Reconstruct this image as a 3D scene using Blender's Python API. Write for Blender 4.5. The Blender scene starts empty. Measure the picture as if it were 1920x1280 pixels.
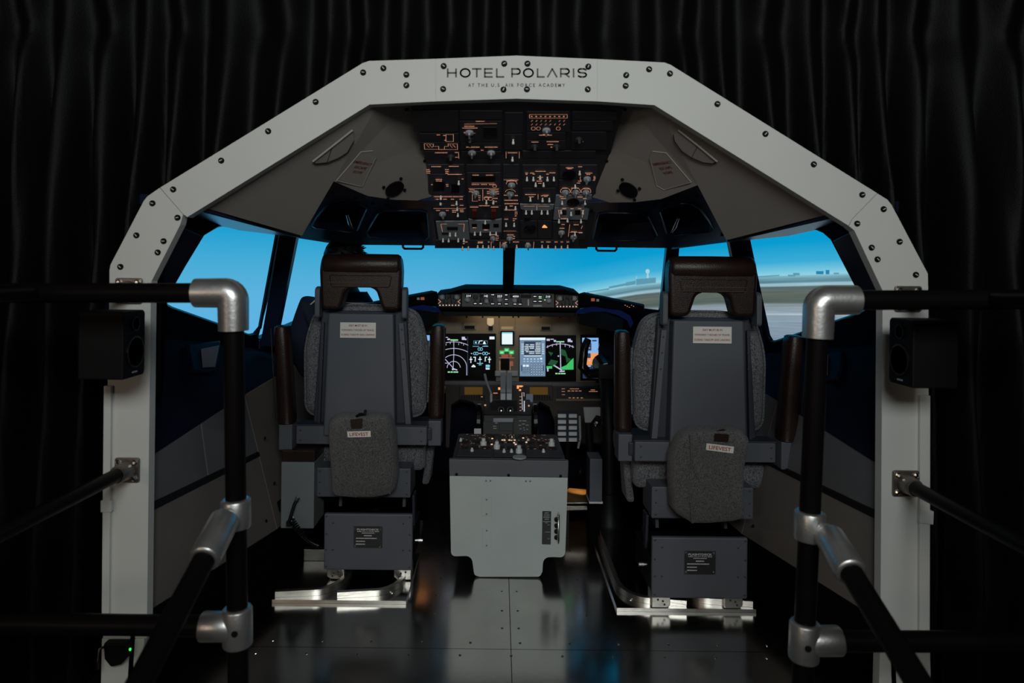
import bpy, bmesh, math, random
from mathutils import Vector as V, Matrix as MX
from mathutils.bvhtree import BVHTree
random.seed(7)
R = math.radians
sc = bpy.context.scene
COL = sc.collection

# ------------------------------------------------------------------ camera
FPX = 1280.0                       # focal length in pixels of a 1920 wide frame (24 mm)
CAM = V((-0.05, -2.0, 1.22))
ROLL = R(0.6)
VPX, VPY = -25.0, -133.0           # where level straight-ahead falls, from the frame centre
cd = bpy.data.cameras.new('camera')
cam = bpy.data.objects.new('camera', cd)
COL.objects.link(cam)
sc.camera = cam
cd.sensor_width = 36.0
cd.lens = FPX / 1920 * 36
cam.matrix_world = MX.Translation(CAM) @ MX.Rotation(R(90), 4, 'X') @ MX.Rotation(ROLL, 4, 'Z')
_ox = VPX * math.cos(ROLL) - VPY * math.sin(ROLL)
_oy = VPX * math.sin(ROLL) + VPY * math.cos(ROLL)
cd.shift_x = -_ox / 1920
cd.shift_y = _oy / 1920
cd.clip_start = 0.05
cd.dof.use_dof = True
cd.dof.focus_distance = 2.85
cd.dof.aperture_fstop = 2.8

# ------------------------------------------------------------------ world, lamps, exposure
w = bpy.data.worlds.new('world'); sc.world = w
w.use_nodes = True
w.node_tree.nodes['Background'].inputs[0].default_value = (0.0055, 0.0046, 0.0040, 1)
w.node_tree.nodes['Background'].inputs[1].default_value = 1.0
def area(name, loc, target, sx, sy, power, col, spread=math.pi):
    l = bpy.data.lights.new(name, 'AREA'); l.shape = 'RECTANGLE'; l.size = sx; l.size_y = sy
    l.energy = power; l.color = col; l.spread = spread
    o = bpy.data.objects.new(name, l); COL.objects.link(o)
    o.location = loc
    o.rotation_euler = (V(target) - V(loc)).to_track_quat('-Z', 'Y').to_euler()
    return o
area('ceiling_lamp', (0.2, -3.3, 2.35), (0, 0.0, 1.6), 1.5, 0.7, 27, (0.94, 1.0, 0.985), R(125))
area('wall_lamp', (-3.0, -4.2, 1.5), (-0.4, 0.2, 0.9), 0.8, 0.8, 12, (1.0, 0.78, 0.6))
sc.view_settings.view_transform = 'Standard'
sc.view_settings.look = 'None'
sc.view_settings.exposure = 0.0
sc.view_settings.gamma = 1.0
sc.view_settings.use_curve_mapping = False

# ------------------------------------------------------------------ placing helpers
def _u(px, py):
    dx, dy = px - 960.0, py - 640.0
    c, s = math.cos(ROLL), math.sin(ROLL)
    return (dx * c + dy * s - VPX) / FPX, (-dx * s + dy * c - VPY) / FPX
def ray(px, py):
    a, b = _u(px, py)
    return V((a, 1.0, -b))
def P(px, py, y):                  # point seen at a pixel, at depth y of the room
    return CAM + ray(px, py) * (y - CAM.y)
class Plane:
    def __init__(s, o, n, up=V((0, 0, 1))):
        s.o = V(o); s.n = V(n).normalized()
        if s.n.dot(CAM - s.o) < 0: s.n = -s.n
        s.r = up.cross(s.n)
        if s.r.length < 1e-4: s.r = V((1, 0, 0))
        s.r.normalize()
        if s.r.x < 0: s.r = -s.r
        s.u = s.n.cross(s.r).normalized()
    def hit(s, px, py, off=0.0):
        d = ray(px, py)
        t = (s.o - CAM).dot(s.n) / d.dot(s.n)
        return CAM + d * t + s.n * off
    def at(s, a, b, c=0.0, o=None):
        return (s.o if o is None else o) + s.r * a + s.u * b + s.n * c
def plane3(a, b, c):
    a, b, c = V(a), V(b), V(c)
    return Plane(a, (b - a).cross(c - a))

# ------------------------------------------------------------------ materials
MATS = {}
def mat(name, col, rough=0.5, metal=0.0, bump=0.0, bscale=150.0, var=0.12, vscale=6.0, spec=0.5, emit=None, estr=1.0, coat=0.0, sheen=0.0, rvar=0.0, stretch=None):
    m = bpy.data.materials.new(name); m.use_nodes = True
    nt = m.node_tree; N = nt.nodes; L = nt.links
    b = N['Principled BSDF']
    b.inputs['Base Color'].default_value = (*col, 1)
    b.inputs['Roughness'].default_value = rough
    b.inputs['Metallic'].default_value = metal
    b.inputs['Specular IOR Level'].default_value = spec
    b.inputs['Coat Weight'].default_value = coat
    b.inputs['Sheen Weight'].default_value = sheen
    tc = N.new('ShaderNodeTexCoord')
    src = tc.outputs['Object']
    if stretch:
        mp = N.new('ShaderNodeMapping'); mp.inputs['Scale'].default_value = stretch
        L.new(src, mp.inputs['Vector']); src = mp.outputs['Vector']
    if var > 0:
        nz = N.new('ShaderNodeTexNoise'); nz.inputs['Scale'].default_value = vscale; nz.inputs['Detail'].default_value = 4
        L.new(src, nz.inputs['Vector'])
        mr = N.new('ShaderNodeMapRange'); mr.inputs['To Min'].default_value = 1 - var; mr.inputs['To Max'].default_value = 1 + var
        mr.inputs['From Min'].default_value = 0.3; mr.inputs['From Max'].default_value = 0.7
        L.new(nz.outputs['Fac'], mr.inputs['Value'])
        mx = N.new('ShaderNodeVectorMath'); mx.operation = 'SCALE'
        mx.inputs[0].default_value = col
        L.new(mr.outputs['Result'], mx.inputs['Scale'])
        L.new(mx.outputs['Vector'], b.inputs['Base Color'])
        if rvar > 0:
            m2 = N.new('ShaderNodeMapRange'); m2.inputs['To Min'].default_value = max(0.02, rough - rvar); m2.inputs['To Max'].default_value = rough + rvar
            m2.inputs['From Min'].default_value = 0.3; m2.inputs['From Max'].default_value = 0.7
            L.new(nz.outputs['Fac'], m2.inputs['Value']); L.new(m2.outputs['Result'], b.inputs['Roughness'])
    if bump > 0:
        n2 = N.new('ShaderNodeTexNoise'); n2.inputs['Scale'].default_value = bscale; n2.inputs['Detail'].default_value = 3
        L.new(src, n2.inputs['Vector'])
        bp = N.new('ShaderNodeBump'); bp.inputs['Strength'].default_value = bump; bp.inputs['Distance'].default_value = 0.004
        L.new(n2.outputs['Fac'], bp.inputs['Height']); L.new(bp.outputs['Normal'], b.inputs['Normal'])
    if emit:
        b.inputs['Emission Color'].default_value = (*emit, 1); b.inputs['Emission Strength'].default_value = estr
    MATS[name] = m
    return m
def glow(name, col, s=1.0):
    m = bpy.data.materials.new(name); m.use_nodes = True
    b = m.node_tree.nodes['Principled BSDF']
    b.inputs['Base Color'].default_value = (col[0] * .1, col[1] * .1, col[2] * .1, 1)
    b.inputs['Emission Color'].default_value = (*col, 1); b.inputs['Emission Strength'].default_value = s
    MATS[name] = m
    return m
def weave(name, c1, c2, scale):
    m = mat(name, c1, 0.95, bump=0.0, var=0.0, sheen=0.3)
    nt = m.node_tree; N = nt.nodes; L = nt.links; b = N['Principled BSDF']
    tc = N['Texture Coordinate']
    nz = N.new('ShaderNodeTexNoise'); nz.inputs['Scale'].default_value = scale; nz.inputs['Detail'].default_value = 2
    mp = N.new('ShaderNodeMapping'); mp.inputs['Scale'].default_value = (1.0, 1.0, 0.45)
    L.new(tc.outputs['Object'], mp.inputs['Vector']); L.new(mp.outputs['Vector'], nz.inputs['Vector'])
    n3 = N.new('ShaderNodeTexNoise'); n3.inputs['Scale'].default_value = scale * 1.3
    mp3 = N.new('ShaderNodeMapping'); mp3.inputs['Scale'].default_value = (0.4, 0.4, 1.3)
    L.new(tc.outputs['Object'], mp3.inputs['Vector']); L.new(mp3.outputs['Vector'], n3.inputs['Vector'])
    ad = N.new('ShaderNodeMath'); ad.operation = 'ADD'
    L.new(nz.outputs['Fac'], ad.inputs[0]); L.new(n3.outputs['Fac'], ad.inputs[1])
    cr = N.new('ShaderNodeMapRange'); cr.inputs['From Min'].default_value = 0.8; cr.inputs['From Max'].default_value = 1.2
    L.new(ad.outputs[0], cr.inputs['Value'])
    mx = N.new('ShaderNodeMix'); mx.data_type = 'RGBA'
    mx.inputs['A'].default_value = (*c1, 1); mx.inputs['B'].default_value = (*c2, 1)
    L.new(cr.outputs['Result'], mx.inputs['Factor']); L.new(mx.outputs['Result'], b.inputs['Base Color'])
    bp = N.new('ShaderNodeBump'); bp.inputs['Strength'].default_value = 0.9; bp.inputs['Distance'].default_value = 0.004
    L.new(cr.outputs['Result'], bp.inputs['Height']); L.new(bp.outputs['Normal'], b.inputs['Normal'])
    return m

M_FRAME = mat('frame_paint', (0.60, 0.60, 0.575), 0.55, bump=0.05, bscale=400, var=0.03, vscale=3)
M_CEIL = mat('ceiling_liner', (0.27, 0.243, 0.222), 0.75, bump=0.15, bscale=500, var=0.05, vscale=4)
M_NAVY = mat('navy_plastic', (0.0038, 0.0044, 0.0165), 0.36, bump=0.06, bscale=500, var=0.08, spec=0.4)
M_NAVYW = mat('navy_wall', (0.0034, 0.0042, 0.0145), 0.7, bump=0.06, bscale=500, var=0.08, spec=0.1)
M_GLARE = mat('glareshield_black', (0.0035, 0.0035, 0.004), 0.85, var=0.1, spec=0.06)
M_COVE = mat('navy_gloss', (0.0095, 0.0155, 0.040), 0.26, bump=0.04, bscale=500, var=0.08, spec=0.5)
M_NAVYLIT = mat('navy_blue_lit', (0.012, 0.026, 0.17), 0.35, var=0.05)  # navy visor plastic with the screen's blue light put into its colour
M_BROWN = mat('wall_liner', (0.125, 0.11, 0.102), 0.7, bump=0.1, bscale=500, var=0.06)
M_GREYP = mat('smooth_grey_panel', (0.115, 0.118, 0.13), 0.3, var=0.04)
M_TRIM = mat('black_trim', (0.006, 0.006, 0.0075), 0.5, var=0.1, spec=0.25)
M_KICK = mat('black_kick', (0.002, 0.002, 0.002), 0.95, var=0.1, spec=0.05)
M_SEAT = mat('seat_metal', (0.080, 0.086, 0.104), 0.55, bump=0.05, bscale=600, var=0.04)
M_SEATD = mat('seat_metal_dark', (0.026, 0.029, 0.044), 0.5, var=0.06)
M_BLACK = mat('black_metal', (0.005, 0.005, 0.006), 0.5, var=0.1, spec=0.2)
M_LEATH = mat('brown_leather', (0.018, 0.0088, 0.0068), 0.36, bump=0.25, bscale=260, var=0.25, vscale=14, spec=0.35)
M_KNIT = weave('grey_knit', (0.024, 0.025, 0.030), (0.25, 0.25, 0.275), 330)
M_CANVAS = weave('grey_canvas', (0.022, 0.020, 0.021), (0.165, 0.155, 0.157), 380)
M_PEDP = mat('pedestal_paint', (0.48, 0.52, 0.512), 0.55, bump=0.05, bscale=400, var=0.04)
M_PEDB = mat('pedestal_band', (0.095, 0.10, 0.115), 0.5, var=0.05)
M_PANEL = mat('panel_dark', (0.020, 0.019, 0.024), 0.55, var=0.1)
M_PANEL2 = mat('panel_brown', (0.034, 0.027, 0.023), 0.6, var=0.1)
M_PGREY = mat('panel_grey', (0.20, 0.22, 0.25), 0.55, var=0.06)
M_MIP = mat('instrument_grey', (0.17, 0.145, 0.11), 0.6, var=0.06)
M_KNOB = mat('knob_grey', (0.33, 0.34, 0.36), 0.45, var=0.05)
M_KNOBW = mat('knob_white', (0.62, 0.63, 0.63), 0.45, var=0.05)
M_TOGG = mat('toggle_white', (0.75, 0.72, 0.67), 0.4, var=0.03)
M_BLK = mat('black_gloss', (0.004, 0.004, 0.005), 0.2, var=0.0)
M_RED = mat('red_guard', (0.10, 0.008, 0.008), 0.4, var=0.05)
M_ALU = mat('aluminium', (0.72, 0.70, 0.66), 0.32, metal=1.0, bump=0.08, bscale=90, var=0.12, vscale=18, stretch=(1, 1, 6))
M_CLAMP = mat('cast_aluminium', (0.62, 0.61, 0.60), 0.38, metal=0.9, bump=0.12, bscale=120, var=0.15, vscale=20)
M_CHROME = mat('bright_steel', (0.75, 0.73, 0.70), 0.18, metal=1.0, var=0.05)
M_TUBE = mat('black_tube', (0.0045, 0.0034, 0.0034), 0.42, bump=0.05, bscale=300, var=0.1, spec=0.07)
M_FLOOR = mat('floor_sheet', (0.62, 0.60, 0.57), 0.17, metal=1.0, bump=0.02, bscale=40, var=0.18, vscale=3.0, rvar=0.05)
M_SCREW = mat('screw_black', (0.006, 0.006, 0.0065), 0.55, var=0.05, spec=0.12)
M_WHITE = mat('label_white', (0.72, 0.70, 0.66), 0.6, var=0.02)
M_REDTX = mat('print_red', (0.36, 0.03, 0.03), 0.6, var=0.02)
M_REDDK = mat('print_dark_red', (0.16, 0.012, 0.016), 0.6, var=0.02)
M_BLKTX = mat('print_black', (0.012, 0.012, 0.014), 0.5, var=0.02)
M_WHTX = mat('print_white', (0.62, 0.62, 0.62), 0.5, var=0.02)
M_CURT = mat('black_curtain', (0.0026, 0.0025, 0.0030), 0.55, bump=0.25, bscale=260, var=0.2, vscale=4, spec=0.13)
M_ROOM = mat('room_floor', (0.01, 0.01, 0.01), 0.8, var=0.1)
M_SPK = mat('speaker_black', (0.005, 0.0046, 0.005), 0.6, bump=0.1, bscale=400, var=0.1, spec=0.12)
M_SKIN = mat('skin', (0.30, 0.16, 0.11), 0.55, var=0.06, vscale=20)
M_SHIRT = mat('navy_shirt', (0.010, 0.016, 0.042), 0.85, bump=0.2, bscale=500, var=0.1)
M_TROUS = mat('dark_trousers', (0.012, 0.012, 0.016), 0.9, bump=0.2, bscale=500, var=0.1)
M_HAIR = mat('dark_hair', (0.006, 0.005, 0.005), 0.6, bump=0.3, bscale=200, var=0.2)
M_BOX = mat('cabinet_grey', (0.155, 0.172, 0.178), 0.6, var=0.04)
M_FLANGE = mat('dull_flange', (0.20, 0.175, 0.16), 0.42, metal=0.85, bump=0.15, bscale=120, var=0.2, vscale=30)
M_CLEAR = mat('clear_cover', (0.36, 0.34, 0.32), 0.25, var=0.02)
G_PEACH = glow('legend_peach', (0.80, 0.36, 0.22), 0.75)
G_AMBER = glow('legend_amber', (1.0, 0.42, 0.14), 1.0)
G_AMBDIM = glow('amber_dim', (0.30, 0.15, 0.02), 0.22)
G_WHITE = glow('screen_white', (0.88, 0.90, 1.0), 0.9)
G_LILAC = glow('screen_lilac', (0.66, 0.64, 0.88), 0.8)
G_CYAN = glow('screen_cyan', (0.25, 0.70, 0.88), 0.85)
G_GREEN = glow('screen_green', (0.05, 0.62, 0.16), 0.8)
G_GREENL = glow('screen_green_light', (0.40, 0.95, 0.50), 0.8)
G_GREEND = glow('screen_green_dark', (0.008, 0.11, 0.03), 0.6)
G_ORANGE = glow('screen_orange', (0.90, 0.36, 0.13), 0.9)
G_SKYB = glow('screen_sky', (0.22, 0.47, 0.86), 0.95)
G_STEEL = glow('screen_steel', (0.20, 0.33, 0.50), 0.75)
G_STEELD = glow('screen_steel_dark', (0.03, 0.06, 0.13), 0.6)
G_PALE = glow('screen_pale', (0.80, 0.92, 0.98), 0.95)
G_RED = glow('lamp_red', (0.42, 0.11, 0.06), 0.6)
G_DARK = mat('screen_black', (0.003, 0.003, 0.005), 0.15, var=0.0)

# ------------------------------------------------------------------ mesh helpers
class MB:
    def __init__(s): s.v = []; s.f = []
    def add(s, vs, fs):
        n = len(s.v); s.v += [V(q) for q in vs]; s.f += [tuple(i + n for i in f) for f in fs]; return s
    def box(s, x0, x1, y0, y1, z0, z1):
        return s.add([(x, y, z) for z in (z0, z1) for y in (y0, y1) for x in (x0, x1)],
                     [(0, 2, 3, 1), (4, 5, 7, 6), (0, 1, 5, 4), (2, 6, 7, 3), (0, 4, 6, 2), (1, 3, 7, 5)])
    def obox(s, c, a, b, d):       # centre and three half-extent vectors
        c, a, b, d = V(c), V(a), V(b), V(d)
        return s.add([c + a * i + b * j + d * k for k in (-1, 1) for j in (-1, 1) for i in (-1, 1)],
                     [(0, 2, 3, 1), (4, 5, 7, 6), (0, 1, 5, 4), (2, 6, 7, 3), (0, 4, 6, 2), (1, 3, 7, 5)])
    def prism(s, poly, vec):
        poly = [V(p) for p in poly]; vec = V(vec); n = len(poly)
        return s.add(poly + [p + vec for p in poly],
                     [tuple(range(n)), tuple(range(2 * n - 1, n - 1, -1))] + [(i, (i + 1) % n, n + (i + 1) % n, n + i) for i in range(n)])
    def slab(s, outer, holes, vec):
        vec = V(vec); bm = bmesh.new(); loops = []
        for lp in [outer] + list(holes):
            vs = [bm.verts.new(V(p)) for p in lp]
            for i in range(len(vs)): bm.edges.new((vs[i], vs[(i + 1) % len(vs)]))
            loops.append(len(vs))
        bm.verts.index_update()
        bmesh.ops.triangle_fill(bm, use_beauty=True, use_dissolve=False, edges=bm.edges[:])
        bm.verts.index_update()
        base = [v.co.copy() for v in bm.verts]; fs = [tuple(v.index for v in f.verts) for f in bm.faces]
        bm.free(); n = len(base)
        fs2 = [tuple(reversed([i + n for i in f])) for f in fs]
        side = []; k = 0
        for c in loops:
            side += [(k + i, k + (i + 1) % c, n + k + (i + 1) % c, n + k + i) for i in range(c)]; k += c
        return s.add(base + [p + vec for p in base], fs + fs2 + side)
    def cyl(s, p0, p1, r0, r1=None, n=14, cap=True):
        return s.tube([p0, p1], [r0, r0 if r1 is None else r1], n, cap)
    def tube(s, pts, r, n=10, cap=True):
        pts = [V(p) for p in pts]; m = len(pts)
        rs = r if isinstance(r, (list, tuple)) else [r] * m
        ring = []; vs = []; fs = []
        t = (pts[1] - pts[0]).normalized()
        a = t.orthogonal().normalized()
        for i in range(m):
            if i == 0: t = pts[1] - pts[0]
            elif i == m - 1: t = pts[-1] - pts[-2]
            else: t = (pts[i + 1] - pts[i]).normalized() + (pts[i] - pts[i - 1]).normalized()
            t = t.normalized()
            a = (a - t * a.dot(t)).normalized(); b = t.cross(a)
            for k in range(n):
                q = 2 * math.pi * k / n
                vs.append(pts[i] + (a * math.cos(q) + b * math.sin(q)) * rs[i])
        for i in range(m - 1):
            for k in range(n):
                fs.append((i * n + k, i * n + (k + 1) % n, (i + 1) * n + (k + 1) % n, (i + 1) * n + k))
        if cap:
            fs.append(tuple(range(n - 1, -1, -1))); fs.append(tuple(range((m - 1) * n, m * n)))
        return s.add(vs, fs)
    def lathe(s, o, axis, prof, n=16):
        o = V(o); ax = V(axis).normalized()
        return s.tube([o + ax * h for r, h in prof], [max(r, 1e-4) for r, h in prof], n)
    def ell(s, c, r, nu=16, nv=10):
        c = V(c); vs = []; fs = []
        for j in range(1, nv):
            th = math.pi * j / nv
            for i in range(nu):
                q = 2 * math.pi * i / nu
                vs.append(c + V((r[0] * math.sin(th) * math.cos(q), r[1] * math.sin(th) * math.sin(q), r[2] * math.cos(th))))
        for j in range(nv - 2):
            for i in range(nu):
                fs.append((j * nu + i, (j + 1) * nu + i, (j + 1) * nu + (i + 1) % nu, j * nu + (i + 1) % nu))
        t = len(vs); vs += [c + V((0, 0, r[2])), c - V((0, 0, r[2]))]
        for i in range(nu):
            fs.append((t, i, (i + 1) % nu)); fs.append((t + 1, (nv - 2) * nu + (i + 1) % nu, (nv - 2) * nu + i))
        return s.add(vs, fs)
    def strip(s, pts, w, n):       # flat ribbon of width w along pts, in the plane with normal n
        pts = [V(p) for p in pts]; n = V(n)
        for i in range(len(pts) - 1):
            t = pts[i + 1] - pts[i]
            if t.length < 1e-7: continue
            t.normalize(); b = n.cross(t).normalized() * (w / 2); e = t * (w * 0.3)
            s.add([pts[i] - e - b, pts[i + 1] + e - b, pts[i + 1] + e + b, pts[i] - e + b], [(0, 1, 2, 3)])
        return s
    def mesh(s, name, recalc=True):
        me = bpy.data.meshes.new(name)
        me.from_pydata([tuple(q) for q in s.v], [], s.f)
        if recalc:
            bm = bmesh.new(); bm.from_mesh(me); bmesh.ops.recalc_face_normals(bm, faces=bm.faces[:]); bm.to_mesh(me); bm.free()
        me.update()
        return me
    def build(s, name, m, parent=None, bevel=0.0, seg=2, smooth=None, sub=0, recalc=True):
        me = s.mesh(name, recalc)
        me.materials.append(m)
        if smooth is not None:
            me.shade_smooth()
            if smooth < 179: me.set_sharp_from_angle(angle=R(smooth))
        o = bpy.data.objects.new(name, me); COL.objects.link(o)
        if bevel > 0:
            md = o.modifiers.new('bevel', 'BEVEL'); md.width = bevel; md.segments = seg; md.limit_method = 'ANGLE'; md.angle_limit = R(40)
            md.harden_normals = False
        if sub:
            md = o.modifiers.new('sub', 'SUBSURF'); md.levels = sub; md.render_levels = sub
        if parent is not None: adopt(o, parent)
        return o
ORG = {}
def adopt(o, parent):
    o.parent = parent
    o.matrix_parent_inverse = MX.Translation(-ORG.get(parent.name, V((0, 0, 0))))
def thing(name, label, cat, loc, group=None):
    o = bpy.data.objects.new(name, None); COL.objects.link(o)
    o.empty_display_size = 0.05
    o.location = V(loc); ORG[o.name] = V(loc)
    o['label'] = label; o['category'] = cat
    if group: o['group'] = group
    return o
def tag(o, label, cat=None, group=None, kind=None):
    o['label'] = label
    if cat: o['category'] = cat
    if group: o['group'] = group
    if kind: o['kind'] = kind
    return o
def struct(name, label, loc=(0, 0, 0)):
    o = bpy.data.objects.new(name, None); COL.objects.link(o)
    o.location = V(loc); ORG[o.name] = V(loc); o.empty_display_size = 0.05
    o['kind'] = 'structure'; o['label'] = label; o['category'] = name.split('_')[0]
    return o
def inst(name, me, mtx, parent):   # a copy of a small mesh at a world matrix
    o = bpy.data.objects.new(name, me); COL.objects.link(o)
    o.parent = parent
    o.matrix_parent_inverse = MX.Translation(-ORG.get(parent.name, V((0, 0, 0))))
    o.matrix_basis = mtx
    return o
def basis(o, x, y, z):
    return MX(((x[0], y[0], z[0], o[0]), (x[1], y[1], z[1], o[1]), (x[2], y[2], z[2], o[2]), (0, 0, 0, 1)))
def on(pl, p, turn=0.0):           # matrix that stands a mesh (axis z) on a plane
    return basis(p, pl.r, pl.u, pl.n) @ MX.Rotation(turn, 4, 'Z')
def shared(name, mb, m, smooth=40):
    me = mb.mesh(name); me.materials.append(m)
    me.shade_smooth(); me.set_sharp_from_angle(angle=R(smooth))
    return me
_tx = {}
def text_polys(body):
    if body in _tx: return _tx[body]
    c = bpy.data.curves.new('t', 'FONT'); c.body = body; c.resolution_u = 2; c.offset = .018
    o = bpy.data.objects.new('t', c); COL.objects.link(o)
    bpy.context.view_layer.update()
    me = bpy.data.meshes.new_from_object(o.evaluated_get(bpy.context.evaluated_depsgraph_get()))
    vs = [(q.co.x, q.co.y) for q in me.vertices]; fs = [tuple(p.vertices) for p in me.polygons]
    bpy.data.objects.remove(o); bpy.data.curves.remove(c); bpy.data.meshes.remove(me)
    _tx[body] = (vs, fs)
    return vs, fs
def text(mb, body, o, r, u, wid, hei, n=None, off=0.0):
    """flat lettering centred on o, wid wide along r, hei high along u"""
    vs, fs = text_polys(body)
    x0 = min(v[0] for v in vs); x1 = max(v[0] for v in vs); y0 = min(v[1] for v in vs); y1 = max(v[1] for v in vs)
    o, r, u = V(o), V(r), V(u)
    if n is not None: o = o + V(n) * off
    mb.add([o + r * ((v[0] - x0) / (x1 - x0) - .5) * wid + u * ((v[1] - y0) / (y1 - y0) - .5) * hei for v in vs], fs)
def mx(v, s): return V((v[0] * s, v[1], v[2]))

# ================================================================== THE SETTING
# ---- deck floor of metal sheets
fl = struct('floor', 'dark polished sheet metal deck inside the cockpit', (0, 0.8, 0))
b = MB(); b.box(-1.25, 1.25, -0.55, 2.1, -0.06, -0.006); b.build('deck_base', M_KICK, fl)
for (x0, x1, y0, y1) in ((-1.06, 0, -0.54, 0.2), (0, 1.06, -0.54, 0.2), (-1.04, 0, 0.2, 1.23), (0, 1.04, 0.2, 1.23), (-0.95, 0, 1.23, 2.0), (0, 0.95, 1.23, 2.0)):
    b = MB(); b.box(x0 + .0012, x1 - .0012, y0 + .0012, y1 - .0012, -0.006, 0)
    b.build('floor_panel', M_FLOOR, fl)
scr = MB(); scr.lathe((0, 0, 0), (0, 0, 1), [(0.0045, -0.001), (0.0045, 0.0012), (0.002, 0.003)], 8)
me_fs = shared('floor_screw', scr, M_CHROME)
for sy in (0.163, 0.237):
    for k in range(-6, 7):
        x = k * 0.162 + (0.03 if sy > .2 else 0)
        if abs(x) < 0.95: inst('floor_screw', me_fs, MX.Translation((x, sy, 0)), fl)
for y in (0.33, 0.45, 0.6, 1.1, 1.19, 1.27):
    for x in (-.028, .028): inst('floor_screw', me_fs, MX.Translation((x, y, 0)), fl)
for s in (-1, 1):
    for k in range(7): inst('floor_screw', me_fs, MX.Translation((s * 0.27, 0.42 + .14 * k, 0)), fl)
b = MB(); b.box(-4, 4, -6.5, 5, -0.47, -0.45)
tag(b.build('floor_room', M_ROOM), 'dark floor of the room below the deck', kind='structure')

# ---- ray helper mirrored for the two sides: px values are read on the right-hand side
def side_name(s): return 'right' if s > 0 else 'left'
WPL = plane3((1.022, .95, 1.38), (1.187, .30, 1.10), (1.056, .30, 1.38))
def wx(y, z):
    return 1.056 - .0523 * (y - .3) - .4679 * (z - 1.38)
hole = [(1401, 446), (1460, 436), (1515, 427), (1532, 428), (1546, 434), (1561, 447), (1611, 543), (1626, 572), (1625, 581), (1612, 588), (1455, 640), (1446, 640), (1440, 630)]
HOLE = [WPL.hit(*q) for q in hole]
hole_l = [(521, 438), (470, 430), (416, 421), (407, 423), (395, 430), (380, 439), (324, 531), (309, 565), (311, 572), (320, 577), (466, 628), (478, 626), (488, 614)]
WPLL = plane3((-1.022, .95, 1.38), (-1.187, .30, 1.10), (-1.056, .30, 1.38))
HOLES = {1: HOLE, -1: [WPLL.hit(*q) for q in hole_l]}
def offpoly(lp, d, nrm):
    c = sum((V(p) for p in lp), V()) / len(lp)
    return [p + (p - c).normalized() * d for p in lp]
ws = {}
for s in (1, -1):
    nm = side_name(s)
    wl = struct('wall_' + nm, 'navy cockpit side wall on the %s with lower grey liner panels' % nm, (s * 1.1, 0.6, 0))
    ws[s] = wl
    out = V((.9, 0, .42)).normalized() * .012
    o4 = [(.015, 1.415), (1.06, 1.415), (1.40, .82), (.015, 1.02)]
    outer = [V((wx(y, z), y, z)) for y, z in o4]
    b = MB(); b.slab([mx(p, s) for p in outer], [HOLES[s]], mx(out, s)); b.build('window_belt', M_NAVYW, wl)
    # navy panel under the sill
    st = [(.015, 1.02, 1.09, .65), (.35, .974, 1.07, .685), (.70, .927, 1.05, .72), (1.05, .872, 1.015, .76), (1.4, .82, .985, .79)]
    b = MB(); vs = []
    for (y, z, x2, z2) in st:
        x1 = wx(y, z)
        for k in range(5):
            t = k / 4; bul = .035 * math.sin(t * math.pi)
            vs.append(mx((x1 * (1 - t) + x2 * t + bul * .6, y, z * (1 - t) + z2 * t), s))
    fs = [(i * 5 + k, i * 5 + k + 1, (i + 1) * 5 + k + 1, (i + 1) * 5 + k) for i in range(4) for k in range(4)]
    n = len(vs); vs2 = [v + V((s * .03, 0, 0)) for v in vs]
    b.add(vs + vs2, fs + [tuple(n + i for i in f) for f in fs])
    b.build('sill_panel', M_NAVYW, wl, smooth=60)
    def quad(name, pts, m, th=.015):
        b = MB(); b.prism([mx(p, s) for p in pts], (s * th, 0, 0)); return b.build(name, m, wl, bevel=.003, seg=1)
    quad('grey_panel', [(1.092, .03, .652), (1.072, .345, .684), (1.045, .345, .50), (1.092, .03, .51)], M_GREYP)
    quad('grey_panel', [(1.0715, .35, .6845), (1.05, .69, .718), (.993, .69, .495), (1.0445, .35, .50)], M_GREYP)
    quad('trim_strip', [(1.088, .03, .512), (.988, .69, .497), (.984, .69, .478), (1.086, .03, .487)], M_TRIM, .03)
    quad('liner_panel', [(1.09, .03, .488), (.989, .69, .479), (.915, .69, .19), (1.09, .03, .19)], M_BROWN)
    quad('liner_panel', [(1.05, .69, .718), (.99, 1.25, .775), (.86, 1.25, .19), (.915, .69, .19)], M_BROWN)
    quad('liner_panel', [(.99, 1.255, .775), (.975, 1.6, .79), (.84, 1.6, .19), (.86, 1.255, .19)], M_BROWN)
    quad('kick_strip', [(1.10, .0, .19), (.925, .685, .19), (.87, 1.25, .19), (.85, 1.6, .19), (.86, 1.6, 0), (.88, 1.25, 0), (.935, .685, 0), (1.11, 0, 0)], M_KICK, .02)
    # liner screws
    sm = MB(); sm.lathe((0, 0, 0), (0, 0, 1), [(.006, -.002), (.006, .002), (.003, .004)], 8)
    if s > 0: me_ls = shared('screw', sm, M_SCREW)
    for (x, y, z) in ((1.01, .35, .36), (.985, .62, .42), (.935, .62, .25), (.985, .73, .54), (.945, .73, .36), (.91, .74, .24), (.905, 1.18, .5)):
        xq = {.35: 1.012, .62: 1.0 - (.42 - z) * .36}.get(y, x)
        inst('screw', me_ls, basis(mx((xq - .004, y, z), s), V((0, 1, 0)), V((0, 0, 1)), V((-s, 0, 0))), wl)
    # recessed cup holder in the navy panel
    pl = plane3(mx((wx(.6, .94), .6, .94), s), mx((1.056, .6, .715), s), mx((1.08, .3, .68), s))
    c = pl.hit(1568 if s > 0 else 373, 692 if s > 0 else 672, .012)
    rq = [(1550, 670), (1589, 663), (1587, 700), (1577, 719), (1554, 723)] if s > 0 else [(343, 652), (406, 645), (397, 701), (385, 706), (352, 703)]
    fq = [(1553, 676), (1563, 674), (1562, 713), (1554, 714)] if s > 0 else [(367, 663), (401, 656), (393, 697), (370, 698)]
    b = MB(); b.prism([pl.hit(*q, .004) for q in rq], pl.n * .022)
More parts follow.
